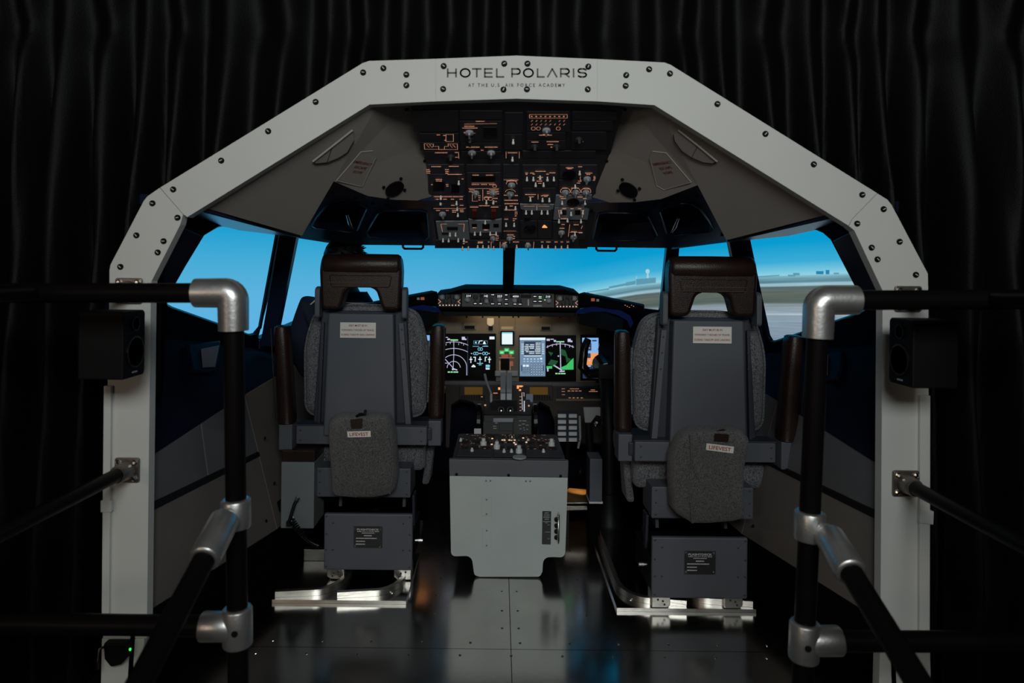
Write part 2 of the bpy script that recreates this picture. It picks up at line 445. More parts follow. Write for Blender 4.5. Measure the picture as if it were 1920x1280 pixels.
    cup = b.build('cup_holder', M_NAVY, wl, bevel=.006)
    b = MB(); b.prism([pl.hit(*q, .027) for q in fq], pl.n * .005)
    b.build('metal_flap', M_GREYP, cup, bevel=.002)
# vent frame on the left liner
b = MB(); pl = plane3((-.985, .9, .5), (-1.03, .9, .7), (-.95, 1.2, .5))
fr = [pl.hit(*q, .002) for q in ((485, 762), (514, 752), (514, 822), (484, 832))]
b.tube(fr + [fr[0]], .0025, 6); b.build('vent_frame', M_GREYP, ws[-1])

# ---- window posts and headers
def beam(mb, p0, p1, w0, w1, dep):
    p0, p1, w0, w1, dep = V(p0), V(p1), V(w0), V(w1), V(dep)
    mb.add([p0 - w0, p0 + w0, p1 + w1, p1 - w1, p0 - w0 + dep, p0 + w0 + dep, p1 + w1 + dep, p1 - w1 + dep],
           [(0, 1, 2, 3), (7, 6, 5, 4), (0, 4, 5, 1), (1, 5, 6, 2), (2, 6, 7, 3), (3, 7, 4, 0)])
wn = 0
P2 = {1: (P(1382, 438, .94), P(1422, 650, 1.2)), -1: (P(540, 436, .94), P(500, 650, 1.2))}
P1T, P1B = P(1263, 458, 1.5), P(1251, 585, 1.66)
CT, CB = V((0, 1.52, 1.36)), V((0, 1.86, 1.06))
for s in (1, -1):
    nm = side_name(s)
    wn += 1
    f = struct('window_%d' % wn, '%s side window opening, navy surround and forward post' % nm, mx((1.1, .7, .9), s))
    b = MB(); beam(b, P2[s][0], P2[s][1], (.038, 0, 0), (.034, 0, 0), (0, .05, 0)); b.build('window_post', M_COVE, f, bevel=.006)
    # rim round the glass, slightly proud
    b = MB(); lp = HOLES[s]; b.tube(lp + [lp[0]], .007, 6); b.build('window_rim', M_COVE, f, smooth=60)
    b = MB(); beam(b, mx(P(1362, 447, .43), s), mx(P(1560, 398, .03), s), (0, 0, .014), (0, 0, .018), mx((.26, .10, .03), s)); b.build('window_header', M_COVE, f, bevel=.005)
    fq = ((1563, 450), (1600, 432), (1662, 548), (1628, 574)) if s > 0 else ((378, 441), (340, 424), (276, 536), (307, 566))
    b = MB(); b.prism([(WPL if s > 0 else WPLL).hit(*q, .006) for q in fq], mx((.03, 0, .01), s)); b.build('aft_filler', M_COVE, f, bevel=.004)
    # narrow second window
    wn += 1
    f = struct('window_%d' % wn, '%s sliding window opening between the forward posts' % nm, mx((1.0, 1.3, .9), s))
    b = MB(); beam(b, mx(P1T, s), mx(P1B, s), (.033, 0, 0), (.038, 0, 0), (0, .05, 0)); b.build('window_post', M_COVE, f, bevel=.006)
    b = MB(); beam(b, mx(P(1384, 446, .94), s), mx(P(1258, 463, 1.5), s), (0, 0, .014), (0, 0, .014), (0, .06, .03)); b.build('window_header', M_COVE, f, bevel=.004)
    # windshield
    wn += 1
    f = struct('window_%d' % wn, '%s windshield opening beside the centre post' % nm, mx((.4, 1.8, 1.05), s))
    b = MB(); beam(b, mx(P(1262, 459, 1.48), s), (0, 1.52, P(960, 457, 1.5).z), (0, 0, .014), (0, 0, .014), (0, .05, .03)); b.build('window_header', M_COVE, f, bevel=.004)
    b = MB()
    hc = mx(P(1137, 467, 1.38), s)
    b.tube([hc + V((-.05, 0, .018)), hc + V((-.05, 0, .0)), hc + V((-.042, 0, -.008)), hc + V((.042, 0, -.008)), hc + V((.05, 0, 0)), hc + V((.05, 0, .018))], .006, 8)
    b.build('grab_handle', M_TRIM, f, smooth=60)
    if s > 0:
        b = MB(); beam(b, CT, CB, (.033, 0, 0), (.03, 0, 0), (0, .05, .01)); b.build('centre_post', M_COVE, f, bevel=.006)
# ---- front wall below the windows
fw = struct('wall_front', 'dark navy bulkhead under the windshield behind the instrument panel', (0, 2.0, 0))
b = MB()
pts = [(-1.254, 1.36, .83), (-.93, 1.72, 1.0), (-.45, 2.03, 1.04), (.45, 2.03, 1.04), (.93, 1.72, 1.0), (1.254, 1.36, .83)]
vs = []
for (x, y, z) in pts: vs += [V((x, y, z)), V((x, y, -.05)), V((x * 1.02, y + .04, z)), V((x * 1.02, y + .04, -.05))]
fs = []
for i in range(5):
    a, c = i * 4, i * 4 + 4
    fs += [(a, a + 1, c + 1, c), (a + 2, c + 2, c + 3, a + 3), (a, c, c + 2, a + 2)]
b.add(vs, fs); b.build('bulkhead_skin', M_NAVYW, fw)
b = MB()
for s in (1, -1): beam(b, mx((.90, 1.70, 1.0), s), mx((1.22, 1.33, .84), s), (0, 0, .03), (0, 0, .03), mx((.06, .06, 0), s))
b.build('sill_rail', M_NAVY, fw, bevel=.006)

# ---- ceiling
cl = struct('ceiling', 'grey brown sloped ceiling liner beside the overhead panel', (0, .5, 1.4))
c1, c2, c3, c4 = P(1160, 190, .045), P(1229, 193, .03), P(1560, 400, .03), P(1362, 450, .49)
c8 = P(1108, 386, .62); CPL = plane3(c2, c3, c8)
c1, c4, c5, c6, c7, ck = [CPL.hit(*q) for q in ((1160, 190), (1362, 450), (1308, 347), (1240, 373), (1190, 379), (1143, 290))]
for q_, dz in ((c1, .034), (ck, .034), (c8, .012)): q_.x -= .015; q_.z += dz
CV = [c1, c2, c3, c4, c5, c6, c7, c8, ck]
CF = [(0, 1, 4), (0, 4, 8), (8, 4, 5), (8, 5, 6), (8, 6, 7), (1, 2, 4), (2, 3, 4)]
def ceil_hit(px, py, off=0.0):
    d = ray(px, py).normalized()
    loc, nrm, i, dist = CBVH.ray_cast(CAM, d)
    if loc is None: loc, nrm, i, dist = CBVH.find_nearest(CAM + d * 2.2)
    if nrm.dot(d) > 0: nrm = -nrm
    return loc + nrm * off, nrm
def poly_tilt(n):
    r = V((1, 0, 0)); r = (r - n * r.dot(n)).normalized(); return r, n.cross(r)
for s in (1, -1):
    nm = side_name(s)
    vs = [mx(v, s) for v in CV]; CBVH = BVHTree.FromPolygons(vs, CF)
    b = MB(); n = len(vs)
    b.add(vs + [v + V((s * .01, 0, .03)) for v in vs], CF + [tuple(n + i for i in reversed(f)) for f in CF] + [(0, 1, n + 1, n), (1, 2, n + 2, n + 1)])
    lin = b.build('liner_panel', M_CEIL, cl, recalc=False)
    def m(px): return px if s > 0 else 1934 - px
    # stowed rope hatch
    if s > 0: hp = [(1225, 282), (1250, 285), (1297, 340), (1246, 354), (1232, 346), (1220, 295)]
    else: hp = [(676, 283), (698, 281), (704, 293), (678, 348), (672, 347), (630, 337)]
    loc, nr = ceil_hit(*hp[2], 0)
    c0, nr = ceil_hit(m(1255), 315)
    pl = Plane(c0, nr)
    hpts = [pl.hit(*q, .0015) for q in hp]
    b = MB(); b.prism(hpts, pl.n * .003); ht = b.build('rope_hatch', M_CEIL, cl)
    b = MB(); b.tube([p + pl.n * .003 for p in hpts + [hpts[0]]], .0012, 5); b.build('hatch_edge', M_CLEAR, ht)
    b = MB()
    for k, t in enumerate(('EMERGENCY', 'ESCAPE', 'ROPE')):
        px, py = ((1243, 304), (1249, 313), (1254, 322))[k] if s > 0 else ((680, 304), (675, 312.5), (670, 321))[k]
        ctr = pl.hit(px, py, .005)
        ww = (pl.hit(px + (19, 12, 9)[k], py) - pl.hit(px - (19, 12, 9)[k], py)).length
        text(b, t, ctr, pl.r, (pl.u + pl.r * (.25 * -s)).normalized(), ww, .0115)
    b.build('hatch_lettering', M_REDDK, ht, recalc=False)
    b = MB(); oc = pl.hit(*((1271, 338.5) if s > 0 else (650, 336)), .004)
    b.add([oc + pl.r * .008 * math.cos(q * .6283) + pl.u * .006 * math.sin(q * .6283) for q in range(10)], [tuple(range(10))])
    b.build('red_dot', M_REDDK, ht, recalc=False)
    # half moon cover
    hm = [(1273, 241), (1310, 270), (1346, 300), (1338, 304), (1320, 302), (1298, 293), (1280, 281), (1266, 262), (1264, 250)] if s > 0 else \
         [(660, 241), (622, 271), (585, 300), (590, 304), (612, 302), (634, 293), (650, 283), (662, 262)]
    c0, nr = ceil_hit(m(1303), 275)
    pl = Plane(c0, nr)
    hpts = [pl.hit(*q, .002) for q in hm]
    b = MB(); b.prism(hpts, pl.n * .004); hc = b.build('light_cover', M_CEIL, cl)
    b = MB(); b.tube([hpts[0] + pl.n * .005, hpts[1] + pl.n * .005, hpts[2] + pl.n * .005], .003, 6); b.build('cover_hinge', M_CLEAR, hc)
    b = MB(); b.tube([p + pl.n * .004 for p in hpts[2:]], .0013, 5); b.build('cover_edge', M_TRIM, hc)
    b = MB(); b.tube([hpts[1] + pl.n * .004, hpts[-4] + pl.n * .004], .001, 5); b.build('cover_seam', M_TRIM, hc)
    # round speaker opening
    c0, nr = ceil_hit(m(1179), 355)
    pl = Plane(c0, nr)
    ctr = pl.hit(*((1179, 355) if s > 0 else (739, 353)), .002)
    b = MB(); b.cyl(ctr, ctr + pl.n * .004, .036, n=24); b.build('speaker_opening', M_BLK, cl)
    for a in range(4):
        q = ctr + pl.r * .048 * math.cos(a * 1.5708) + pl.u * .048 * math.sin(a * 1.5708)
        inst('screw', me_ls, on(pl, q), cl)
    for q in ((1172, 205), (1138, 301)):
        p, n2 = ceil_hit(m(q[0]), q[1], .001); inst('screw', me_ls, on(Plane(p, n2), p), cl)

# added dark sheets that block screen light leaking in behind the liners
b = MB()
sec = [(-1.30, -.05), (-1.30, 1.0), (-1.06, 1.425), (-.44, 1.785), (.44, 1.785), (1.06, 1.425), (1.30, 1.0), (1.30, -.05)]
sec2 = [(-1.34, -.05), (-1.34, .80), (-1.11, 1.42), (-.5, 1.60), (.5, 1.60), (1.11, 1.42), (1.34, .80), (1.34, -.05)]
vs = [V((x, .06, z)) for x, z in sec] + [V((x, 1.38 if abs(x) > .6 else 1.5, z)) for x, z in sec2]
fs = [(i, i + 1, 9 + i, 8 + i) for i in (2, 3, 4)]
b.add(vs, fs); b.build('leak_blocker', M_KICK, cl, recalc=False)
for s, i in ((-1, 0), (1, 6)):
    b = MB(); b.add([vs[i], vs[i + 1], vs[9 + i], vs[8 + i]], [(0, 1, 2, 3)]); b.build('leak_blocker', M_KICK, ws[s], recalc=False)

# ---- overhead coves beside the overhead panel
for s in (1, -1):
    nm = side_name(s)
    pl0 = plane3(P(1108, 386, .62), P(1308, 347, .30), P(1250, 461, 1.02))
    out = [(1084, 379), (1190, 375), (1240, 370), (1303, 345), (1315, 352), (1364, 446), (1250, 463), (1080, 461)]
    h1 = [(1237, 393), (1250, 385), (1272, 378), (1297, 378), (1312, 387), (1329, 411), (1337, 427), (1330, 431), (1264, 439), (1250, 434)]
    h2 = [(1122, 398), (1135, 395), (1205, 397), (1215, 402), (1232, 438), (1226, 446), (1120, 450), (1112, 444)]
    t = thing('overhead_cove', 'glossy navy overhead cove with two recesses, %s of the overhead panel' % nm, 'overhead cove', mx((.65, .7, 1.35), s), 'overhead coves')
    up = mx(-pl0.n * .03, s)
    b = MB(); b.slab([mx(pl0.hit(*q, .006), s) for q in out], [[mx(pl0.hit(*q, .006), s) for q in h] for h in (h1, h2)], up); b.build('cove_face', M_COVE, t, bevel=.004)
    for h, dp in ((h1, .05), (h2, .05)):
        b = MB(); lp = [mx(pl0.hit(*q, .004), s) for q in h]; n = len(lp); cc = sum(lp, V()) / n
        lo = [cc + (p - cc) * .82 + up * 2.2 for p in lp]
        b.add(lp + lo, [(i, (i + 1) % n, n + (i + 1) % n, n + i) for i in range(n)] + [tuple(range(n, 2 * n))])
        b.build('recess', M_COVE, t, smooth=50)
        b = MB(); b.tube([mx(pl0.hit(*q, .007), s) for q in h + [h[0]]], .004, 6); b.build('recess_rim', M_COVE, t, smooth=60)
    b = MB(); pc = mx(pl0.hit(1259, 433, .004), s); pe = mx(pl0.hit(1272, 413, -.012), s)
    b.tube([pc, pc * .5 + pe * .5 + V((0, 0, -.006)), pe], [.005, .009, .006], 8); b.build('air_lever', M_CHROME, t, smooth=60)
    for q in ((1200, 386), (1228, 384), (1262, 375), (1306, 366), (1354, 438), (1110, 392)):
        p = mx(pl0.hit(*q, .0065), s); nrm = mx(pl0.n, s); r2, u2 = poly_tilt(nrm)
        inst('screw', me_ls, basis(p, r2, u2, nrm), t)

# ---- projection screen with its picture
SR, SY = 2.8, 1.2
def scr_pt(th, z, inset=0.0): return V((math.sin(th) * (SR - inset), SY + math.cos(th) * (SR - inset), z))
def scr_hit(px, py):
    d = ray(px, py); ox, oy = CAM.x, CAM.y - SY
    a = d.x ** 2 + d.y ** 2; bb = 2 * (ox * d.x + oy * d.y); c = ox * ox + oy * oy - SR * SR
    t = (-bb + math.sqrt(bb * bb - 4 * a * c)) / (2 * a); q = CAM + d * t
    return math.atan2(q.x, q.y - SY), q.z
HZ = sorted(scr_hit(*q) for q in ((700, 700), (940, 590), (1060, 556), (1130, 545), (1200, 533), (1260, 527), (1340, 521), (1430, 518), (1600, 512)))
def hz(th):
    if th <= HZ[0][0]: return HZ[0][1] + (th - HZ[0][0]) * .8
    for (a, za), (c, zc) in zip(HZ, HZ[1:]):
        if th <= c: return za + (zc - za) * (th - a) / (c - a)
    return HZ[-1][1] + (th - HZ[-1][0]) * .05
me = bpy.data.meshes.new('screen_picture'); vs = []; fs = []; uv1 = []; uv2 = []
NT, NZ = 96, 24
for i in range(NT + 1):
    th = R(-80 + 160 * i / NT)
    for j in range(NZ + 1):
        z = -0.6 + 3.2 * j / NZ
        vs.append(scr_pt(th, z)); uv1.append((th, z)); uv2.append((th, z - hz(th)))
for i in range(NT):
    for j in range(NZ):
        a = i * (NZ + 1) + j; fs.append((a, a + 1, a + NZ + 2, a + NZ + 1))
me.from_pydata([tuple(q) for q in vs], [], fs)
for nmv, data in (('sky', uv1), ('ground', uv2)):
    ul = me.uv_layers.new(name=nmv)
    for lp in me.loops: ul.data[lp.index].uv = data[lp.vertex_index]
me.update()
m = bpy.data.materials.new('projected_picture'); m.use_nodes = True
nt = m.node_tree; N = nt.nodes; L = nt.links
for q in list(N): N.remove(q)
outn = N.new('ShaderNodeOutputMaterial'); em = N.new('ShaderNodeEmission'); L.new(em.outputs[0], outn.inputs[0])
u1 = N.new('ShaderNodeUVMap'); u1.uv_map = 'sky'; u2 = N.new('ShaderNodeUVMap'); u2.uv_map = 'ground'
s1 = N.new('ShaderNodeSeparateXYZ'); s2 = N.new('ShaderNodeSeparateXYZ'); L.new(u1.outputs[0], s1.inputs[0]); L.new(u2.outputs[0], s2.inputs[0])
def ramp(src, lo, hi, stops, interp='LINEAR'):
    mr = N.new('ShaderNodeMapRange'); mr.inputs['From Min'].default_value = lo; mr.inputs['From Max'].default_value = hi
    L.new(src, mr.inputs['Value']); cr = N.new('ShaderNodeValToRGB'); cr.color_ramp.interpolation = interp
    el = cr.color_ramp.elements
    while len(el) > 1: el.remove(el[-1])
    for k, (p, c) in enumerate(stops):
        e = el[0] if k == 0 else el.new((p - lo) / (hi - lo))
        e.position = (p - lo) / (hi - lo); e.color = (*c, 1)
    L.new(mr.outputs[0], cr.inputs[0]); return cr.outputs[0]
def srgb(r, g, bl): return tuple(((c / 255 + .055) / 1.055) ** 2.4 if c > 10 else c / 3294 for c in (r, g, bl))
sky_l = ramp(s1.outputs['Y'], .5, 1.6, [(.7, srgb(96, 178, 228)), (1.0, srgb(92, 178, 222)), (1.25, srgb(72, 172, 214)), (1.5, srgb(32, 160, 210))])
sky_r = ramp(s2.outputs['Y'], 0, .5, [(0, srgb(150, 208, 226)), (.03, srgb(120, 198, 222)), (.10, srgb(58, 172, 214)), (.24, srgb(10, 156, 208)), (.4, srgb(4, 150, 204))])
lr = N.new('ShaderNodeMapRange'); lr.interpolation_type = 'SMOOTHSTEP'; lr.inputs['From Min'].default_value = -.25; lr.inputs['From Max'].default_value = .3
L.new(s1.outputs['X'], lr.inputs['Value'])
mxs = N.new('ShaderNodeMix'); mxs.data_type = 'RGBA'; L.new(lr.outputs[0], mxs.inputs['Factor']); L.new(sky_l, mxs.inputs['A']); L.new(sky_r, mxs.inputs['B'])
gnz = N.new('ShaderNodeTexNoise'); gnz.inputs['Scale'].default_value = 3.0; gnz.inputs['Detail'].default_value = 5
mpn = N.new('ShaderNodeMapping'); mpn.inputs['Scale'].default_value = (2, 26, 1); L.new(u2.outputs[0], mpn.inputs['Vector']); L.new(mpn.outputs[0], gnz.inputs['Vector'])
gnd = ramp(s2.outputs['Y'], -.45, 0, [(-.45, srgb(128, 148, 166)), (-.295, srgb(140, 158, 172)), (-.288, srgb(190, 204, 210)), (-.28, srgb(148, 165, 178)), (-.215, srgb(132, 146, 152)),
                                      (-.205, srgb(104, 118, 116)), (-.19, srgb(82, 98, 92)), (-.13, srgb(98, 106, 98)), (-.085, srgb(86, 104, 106)), (-.075, srgb(156, 190, 202)), (-.06, srgb(150, 188, 202)), (-.05, srgb(88, 128, 142)), (-.02, srgb(112, 158, 172)), (0, srgb(134, 192, 208))])
gm = N.new('ShaderNodeMapRange'); gm.inputs['From Min'].default_value = .3; gm.inputs['From Max'].default_value = .7; gm.inputs['To Min'].default_value = .82; gm.inputs['To Max'].default_value = 1.15
L.new(gnz.outputs['Fac'], gm.inputs['Value'])
gsc = N.new('ShaderNodeVectorMath'); gsc.operation = 'SCALE'; L.new(gnd, gsc.inputs[0]); L.new(gm.outputs[0], gsc.inputs['Scale'])
gt = N.new('ShaderNodeMapRange'); gt.inputs['From Min'].default_value = -.004; gt.inputs['From Max'].default_value = .004; L.new(s2.outputs['Y'], gt.inputs['Value'])
mxg = N.new('ShaderNodeMix'); mxg.data_type = 'RGBA'; L.new(gt.outputs[0], mxg.inputs['Factor']); L.new(gsc.outputs[0], mxg.inputs['A']); L.new(mxs.outputs['Result'], mxg.inputs['B'])
L.new(mxg.outputs['Result'], em.inputs['Color']); em.inputs['Strength'].default_value = 1.0
me.materials.append(m)
st = thing('projection_screen', 'curved projection screen of blue sky and airfield beyond the windows', 'projection screen', (0, 4.0, -.6))
o = bpy.data.objects.new('screen_picture', me); COL.objects.link(o); adopt(o, st)
b = MB(); vs = []
for i in range(NT + 1):
    th = R(-80 + 160 * i / NT)
    for z in (-.6, 2.6): vs.append(V((math.sin(th) * (SR + .03), SY + math.cos(th) * (SR + .03), z)))
b.add(vs, [(2 * i, 2 * i + 1, 2 * i + 3, 2 * i + 2) for i in range(NT)]); b.build('screen_back', M_KICK, st)
def pict(name, polys, m):
    b = MB()
    for lp in polys:
        q = [scr_pt(*scr_hit(*p), .006) for p in lp]; b.add(q, [tuple(range(len(q)))])
    return b.build(name, m, st, recalc=False)
G_B1 = glow('picture_building', srgb(92, 150, 172), 1); G_B2 = glow('picture_building_pale', srgb(166, 210, 222), 1); G_B3 = glow('picture_building_blue', srgb(40, 128, 168), 1)
def rct(x0, y0, x1, y1): return [(x0, y0), (x1, y0), (x1, y1), (x0, y1)]
pict('terminal_building', [[(1174, 529), (1192, 526), (1192, 533), (1174, 536)], [(1193, 523), (1230, 520), (1230, 530), (1193, 534)]], G_B1)
pict('terminal_roof', [[(1142, 537), (1192, 527), (1192, 532), (1142, 541)], [(1100, 547), (1142, 540), (1142, 543), (1100, 549)]], G_B1)
pict('control_tower', [[(1212, 530), (1217.5, 530), (1216, 512), (1213.5, 512)], [(1211.8, 512), (1217.4, 512), (1218.8, 507), (1210.2, 507)], [(1211, 507), (1218, 507), (1216.5, 504.5), (1212.5, 504.5)]], G_B2)
pict('radio_mast', [rct(1193, 517, 1194, 527)], G_B2)
pict('far_hangar', [rct(1531, 508, 1545, 514), rct(1549, 506, 1556, 514)], G_B3)
pict('far_shed', [[(1415, 518), (1462, 515), (1462, 517), (1415, 520)], rct(1478, 515, 1492, 518), rct(1564, 511, 1574, 514), rct(1488, 511.5, 1500, 516)], G_B1)

# ---- curtains behind the frame
OPEN = [P(x, y, .0) for x, y in ((232, 1400), (238, 515), (292, 400), (690, 150), (968, 140), (1246, 155), (1648, 405), (1708, 525), (1706, 1400))]
def inside(x, z):                  # the opening in the curtains lies just behind the frame
    c = False; n = len(OPEN); j = n - 1
    for i in range(n):
        a, q = OPEN[i], OPEN[j]
        if (a.z > z) != (q.z > z) and x < (q.x - a.x) * (z - a.z) / (q.z - a.z) + a.x: c = not c
        j = i
    return c
def curtain(s):
    nx, nz = 300, 70; X1 = 2.9; z0, z1 = -.44, 2.5
    vs = []; fs = []
    pin = 1.98
    for i in range(nx + 1):
        t = i / nx
        for j in range(nz + 1):
            z = z0 + (z1 - z0) * j / nz
            x = t * X1
            k = max(0.0, min(1.0, (pin - z) / .5)); up = max(0.0, (z - pin) / .4)
            xs = x - .10 * max(0, (1.6 - abs(x - .75) * 1.2)) * max(0, pin - z) * .35
            ph = xs * 2 * math.pi / .132 + 1.3 * math.sin(xs * 5.1 + s) + .8 * math.sin(xs * 11.3)
            amp = .022 + .046 * k + .01 * min(up, 1)
            y = .165 + amp * math.sin(ph) + .014 * k * math.sin(ph * 2.1 + 3 * z) + .010 * math.sin(ph * .47 + z * 3) + .010 * math.sin(z * 7 + x * 23) * k
            pinch = math.exp(-((z - pin) / .06) ** 2); y += .03 * pinch * (.5 + .5 * math.cos(xs * 2 * math.pi / .132 * .5))
            vs.append(V((s * x, y, z)))
    for i in range(nx):
        for j in range(nz):
            a = i * (nz + 1) + j; z = z0 + (z1 - z0) * (j + .5) / nz; x = s * X1 * (i + .5) / nx
            if inside(x, z): continue
            a = i * (nz + 1) + j; fs.append((a, a + 1, a + nz + 2, a + nz + 1))
    b = MB(); b.add(vs, fs)
    o = b.build('blackout_curtain', M_CURT, smooth=180, recalc=False)
    bm = bmesh.new(); bm.from_mesh(o.data); bmesh.ops.delete(bm, geom=[v for v in bm.verts if not v.link_faces], context='VERTS'); bm.to_mesh(o.data); bm.free()
    tag(o, 'black pleated blackout curtain hanging %s of the white cockpit frame' % side_name(s), 'curtain', 'blackout curtains around the cockpit')
for s in (-1, 1): curtain(s)

# ================================================================== WHITE PORTAL FRAME
fr = thing('portal_frame', 'white angular portal frame around the cockpit opening with black lettering', 'frame', (0, 0, 0))
TH = (0, .035, 0)
def panel(name, px):
    b = MB(); b.prism([P(x, y, 0) for x, y in px], TH); return b.build(name, M_FRAME, fr, bevel=.0006, seg=1)
panel('frame_knee', [(205, 506), (207, 496), (269, 377), (276, 368), (299, 352), (343, 402), (338, 421), (284, 527), (283, 560), (205, 560)])
panel('frame_post', [(204.5, 561), (282.5, 561), (275, 1196), (193, 1196)])
panel('frame_rafter', [(300, 351.5), (680, 118), (692, 114), (817, 110), (817, 190), (693, 196), (351, 407), (344, 402)])
tp = panel('frame_header', [(817, 110), (968, 104), (1120, 110.5), (1120, 190), (968, 185), (817, 190)])
panel('frame_rafter', [(1120, 110.5), (1246, 117), (1257, 121), (1645, 362), (1597, 411), (1591, 423), (1227, 197), (1120, 190)])
panel('frame_knee', [(1645.6, 362.5), (1664, 374), (1672, 384), (1740, 513), (1741, 565), (1655, 565), (1655, 545), (1602, 432), (1592, 424), (1597.5, 411.5)])
panel('frame_post', [(1741, 566), (1655, 566), (1650.5, 1222), (1742, 1222)])
panel('frame_foot', [(191, 1197), (270, 1197), (268, 1288), (189, 1288)])
panel('frame_foot', [(1744, 1223), (1650, 1223), (1648, 1296), (1746, 1296)])
def cover(name, px, dep):
    b = MB(); b.prism([P(x, y, -.0005) for x, y in px], (0, -dep, 0)); return b.build(name, M_FRAME, fr, bevel=.002)
cover('cable_trunking', [(198.5, 722), (212, 722), (208, 1148), (194.5, 1148)], .012)
cover('trunking_joint', [(194, 935), (214, 935), (213.5, 957), (194, 957)], .016)
cover('cable_trunking', [(1721, 740), (1740, 740), (1739, 1180), (1720, 1180)], .012)
cover('trunking_joint', [(1720, 951), (1745, 955), (1744, 980), (1719, 977)], .016)
sm = MB(); sm.lathe((0, 0, 0), (0, 0, 1), [(.0088, -.002), (.0088, .0025), (.0065, .005)], 14)
me_screw = shared('screw', sm, M_SCREW)
sl = MB(); sl.box(-.0042, .0042, -.0009, .0009, .004, .0056); me_slot = shared('screw_slot', sl, M_TOGG)
SCREWS = [(286, 381), (325, 355), (415, 301), (503, 246), (592, 191), (681, 136), (719, 128), (333, 408), (256, 441), (307, 452), (296, 473), (226, 500),
          (762, 140), (762, 160), (832, 124), (831, 167), (945.5, 119.5), (944, 168), (989, 119.5), (988, 167.5), (1103, 125), (1102, 167.5), (1174, 141), (1173, 161),
          (1217, 130), (1256, 138), (1345, 195), (1435, 251), (1525.5, 308), (1616.5, 365), (1656.5, 392), (1607, 419), (1686.5, 453), (1634, 464), (1645, 486), (1717, 515)]
for q in SCREWS:
    p = P(*q, -.0005); a = random.uniform(-.9, 1.2)
    mtx = basis(p, V((1, 0, 0)), V((0, 0, 1)), V((0, -1, 0))) @ MX.Rotation(a, 4, 'Z')
    o = inst('screw', me_screw, mtx, fr)
    o2 = bpy.data.objects.new('screw_slot', me_slot); COL.objects.link(o2); o2.parent = o
# lettering, drawn as strokes
LB = MB()
def stroke_letters(word_px, y0, y1, wpx):
    w = wpx * 2.0 / FPX; n = V((0, -1, 0))
    for ch, x0, x1 in word_px:
        def q(a, c): return P(x0 + (x1 - x0) * a, y1 + (y0 - y1) * c, -.0012)
        def arc(cx, cy, rx, ry, a0, a1, k=20): return [(cx + rx * math.cos(R(a0 + (a1 - a0) * i / k)), cy + ry * math.sin(R(a0 + (a1 - a0) * i / k))) for i in range(k + 1)]
        S = {'H': [[(0, 0), (0, 1)], [(1, 0), (1, 1)], [(0, .5), (1, .5)]],
             'O': [arc(.5, .5, .5, .5, 0, 360, 32)],
             'T': [[(0, 1), (1, 1)], [(.5, 0), (.5, 1)]],
             'E': [[(1, 0), (0, 0), (0, 1), (1, 1)], [(0, .5), (.93, .5)]],
             'L': [[(0, 1), (0, 0), (1, 0)]],
             'P': [[(0, 0), (0, 1), (.68, 1)] + arc(.68, .68, .32, .32, 90, -90, 12) + [(0, .36)]],
             'A': [[(0, 0), (.5, 1), (1, 0)]],
             'R': [[(0, 0), (0, 1), (.68, 1)] + arc(.68, .69, .32, .31, 90, -90, 12) + [(0, .38)], [(.55, .38), (1, 0)]],
             'I': [[(.5, 0), (.5, 1)]],
             'S': [[(.96, .84)] + arc(.62, .76, .34, .24, 50, 90, 5) + arc(.34, .76, .32, .24, 90, 250, 12) + arc(.66, .25, .32, .25, 70, -90, 12) + arc(.36, .25, .34, .25, -90, -140, 5) + [(.02, .13)]]}[ch]
        for st_ in S: LB.strip([q(a, c) for a, c in st_], w, n)
# pixel spans read off the sign
stroke_letters([('H', 839.5, 855), ('O', 863.5, 881), ('T', 886, 902), ('E', 909, 923), ('L', 931.5, 944.5), ('P', 960, 975), ('O', 982, 999.5), ('L', 1008, 1020.5), ('A', 1027, 1044), ('R', 1051.5, 1067), ('I', 1074, 1077), ('S', 1084, 1099.5)], 129, 144, 2.9)
for i, (t, x0, x1) in enumerate((('A T', 878, 889), ('T H E', 895.5, 914.5), ('U . S', 921, 936.5), ('A I R', 947, 963), ('F O R C E', 970, 1003), ('A C A D E M Y', 1010, 1059.5))):
    a, c = P(x0, 159.5, -.0012), P(x1, 159.5, -.0012)
    text(LB, t, (a + c) / 2, V((1, 0, 0)), V((0, 0, 1)), (c - a).length, 6.4 * 2 / FPX)
lo = LB.build('sign_lettering', M_BLKTX, tp, recalc=False); lo['label'] = 'black printed lettering'

# ================================================================== small shared controls
kb = MB(); kb.lathe((0, 0, 0), (0, 0, 1), [(.0145, 0), (.0145, .006), (.011, .008), (.0105, .024), (.008, .026)], 16); me_knob = shared('knob', kb, M_KNOB)
kb = MB(); kb.lathe((0, 0, 0), (0, 0, 1), [(.0135, 0), (.0135, .008), (.009, .010)], 16); kb.box(-.003, .003, -.014, .011, .008, .018); me_rot = shared('rotary_knob', kb, M_KNOB)
kb = MB(); kb.lathe((0, 0, 0), (0, 0, 1), [(.0135, 0), (.0135, .008), (.009, .010)], 16); kb.box(-.004, .004, -.016, .013, .008, .024); me_rotd = shared('rotary_knob', kb, M_PANEL)
kb = MB(); kb.lathe((0, 0, 0), (0, -.35, 1), [(.0032, 0), (.0026, .006), (.0042, .008), (.0046, .015), (.003, .017)], 10); me_tog = shared('toggle', kb, M_TOGG)
kb = MB(); kb.lathe((0, 0, 0), (0, 0, 1), [(.024, 0), (.024, .006), (.020, .007), (.020, .003)], 24); me_gauge = shared('gauge', kb, M_BLK)
kb = MB(); kb.lathe((0, 0, 0), (0, 0, 1), [(.0135, 0), (.0135, .016), (.0125, .018), (.0085, .0185), (.0085, .030), (.007, .032)], 16); me_tall = shared('tuning_knob', kb, M_KNOBW)
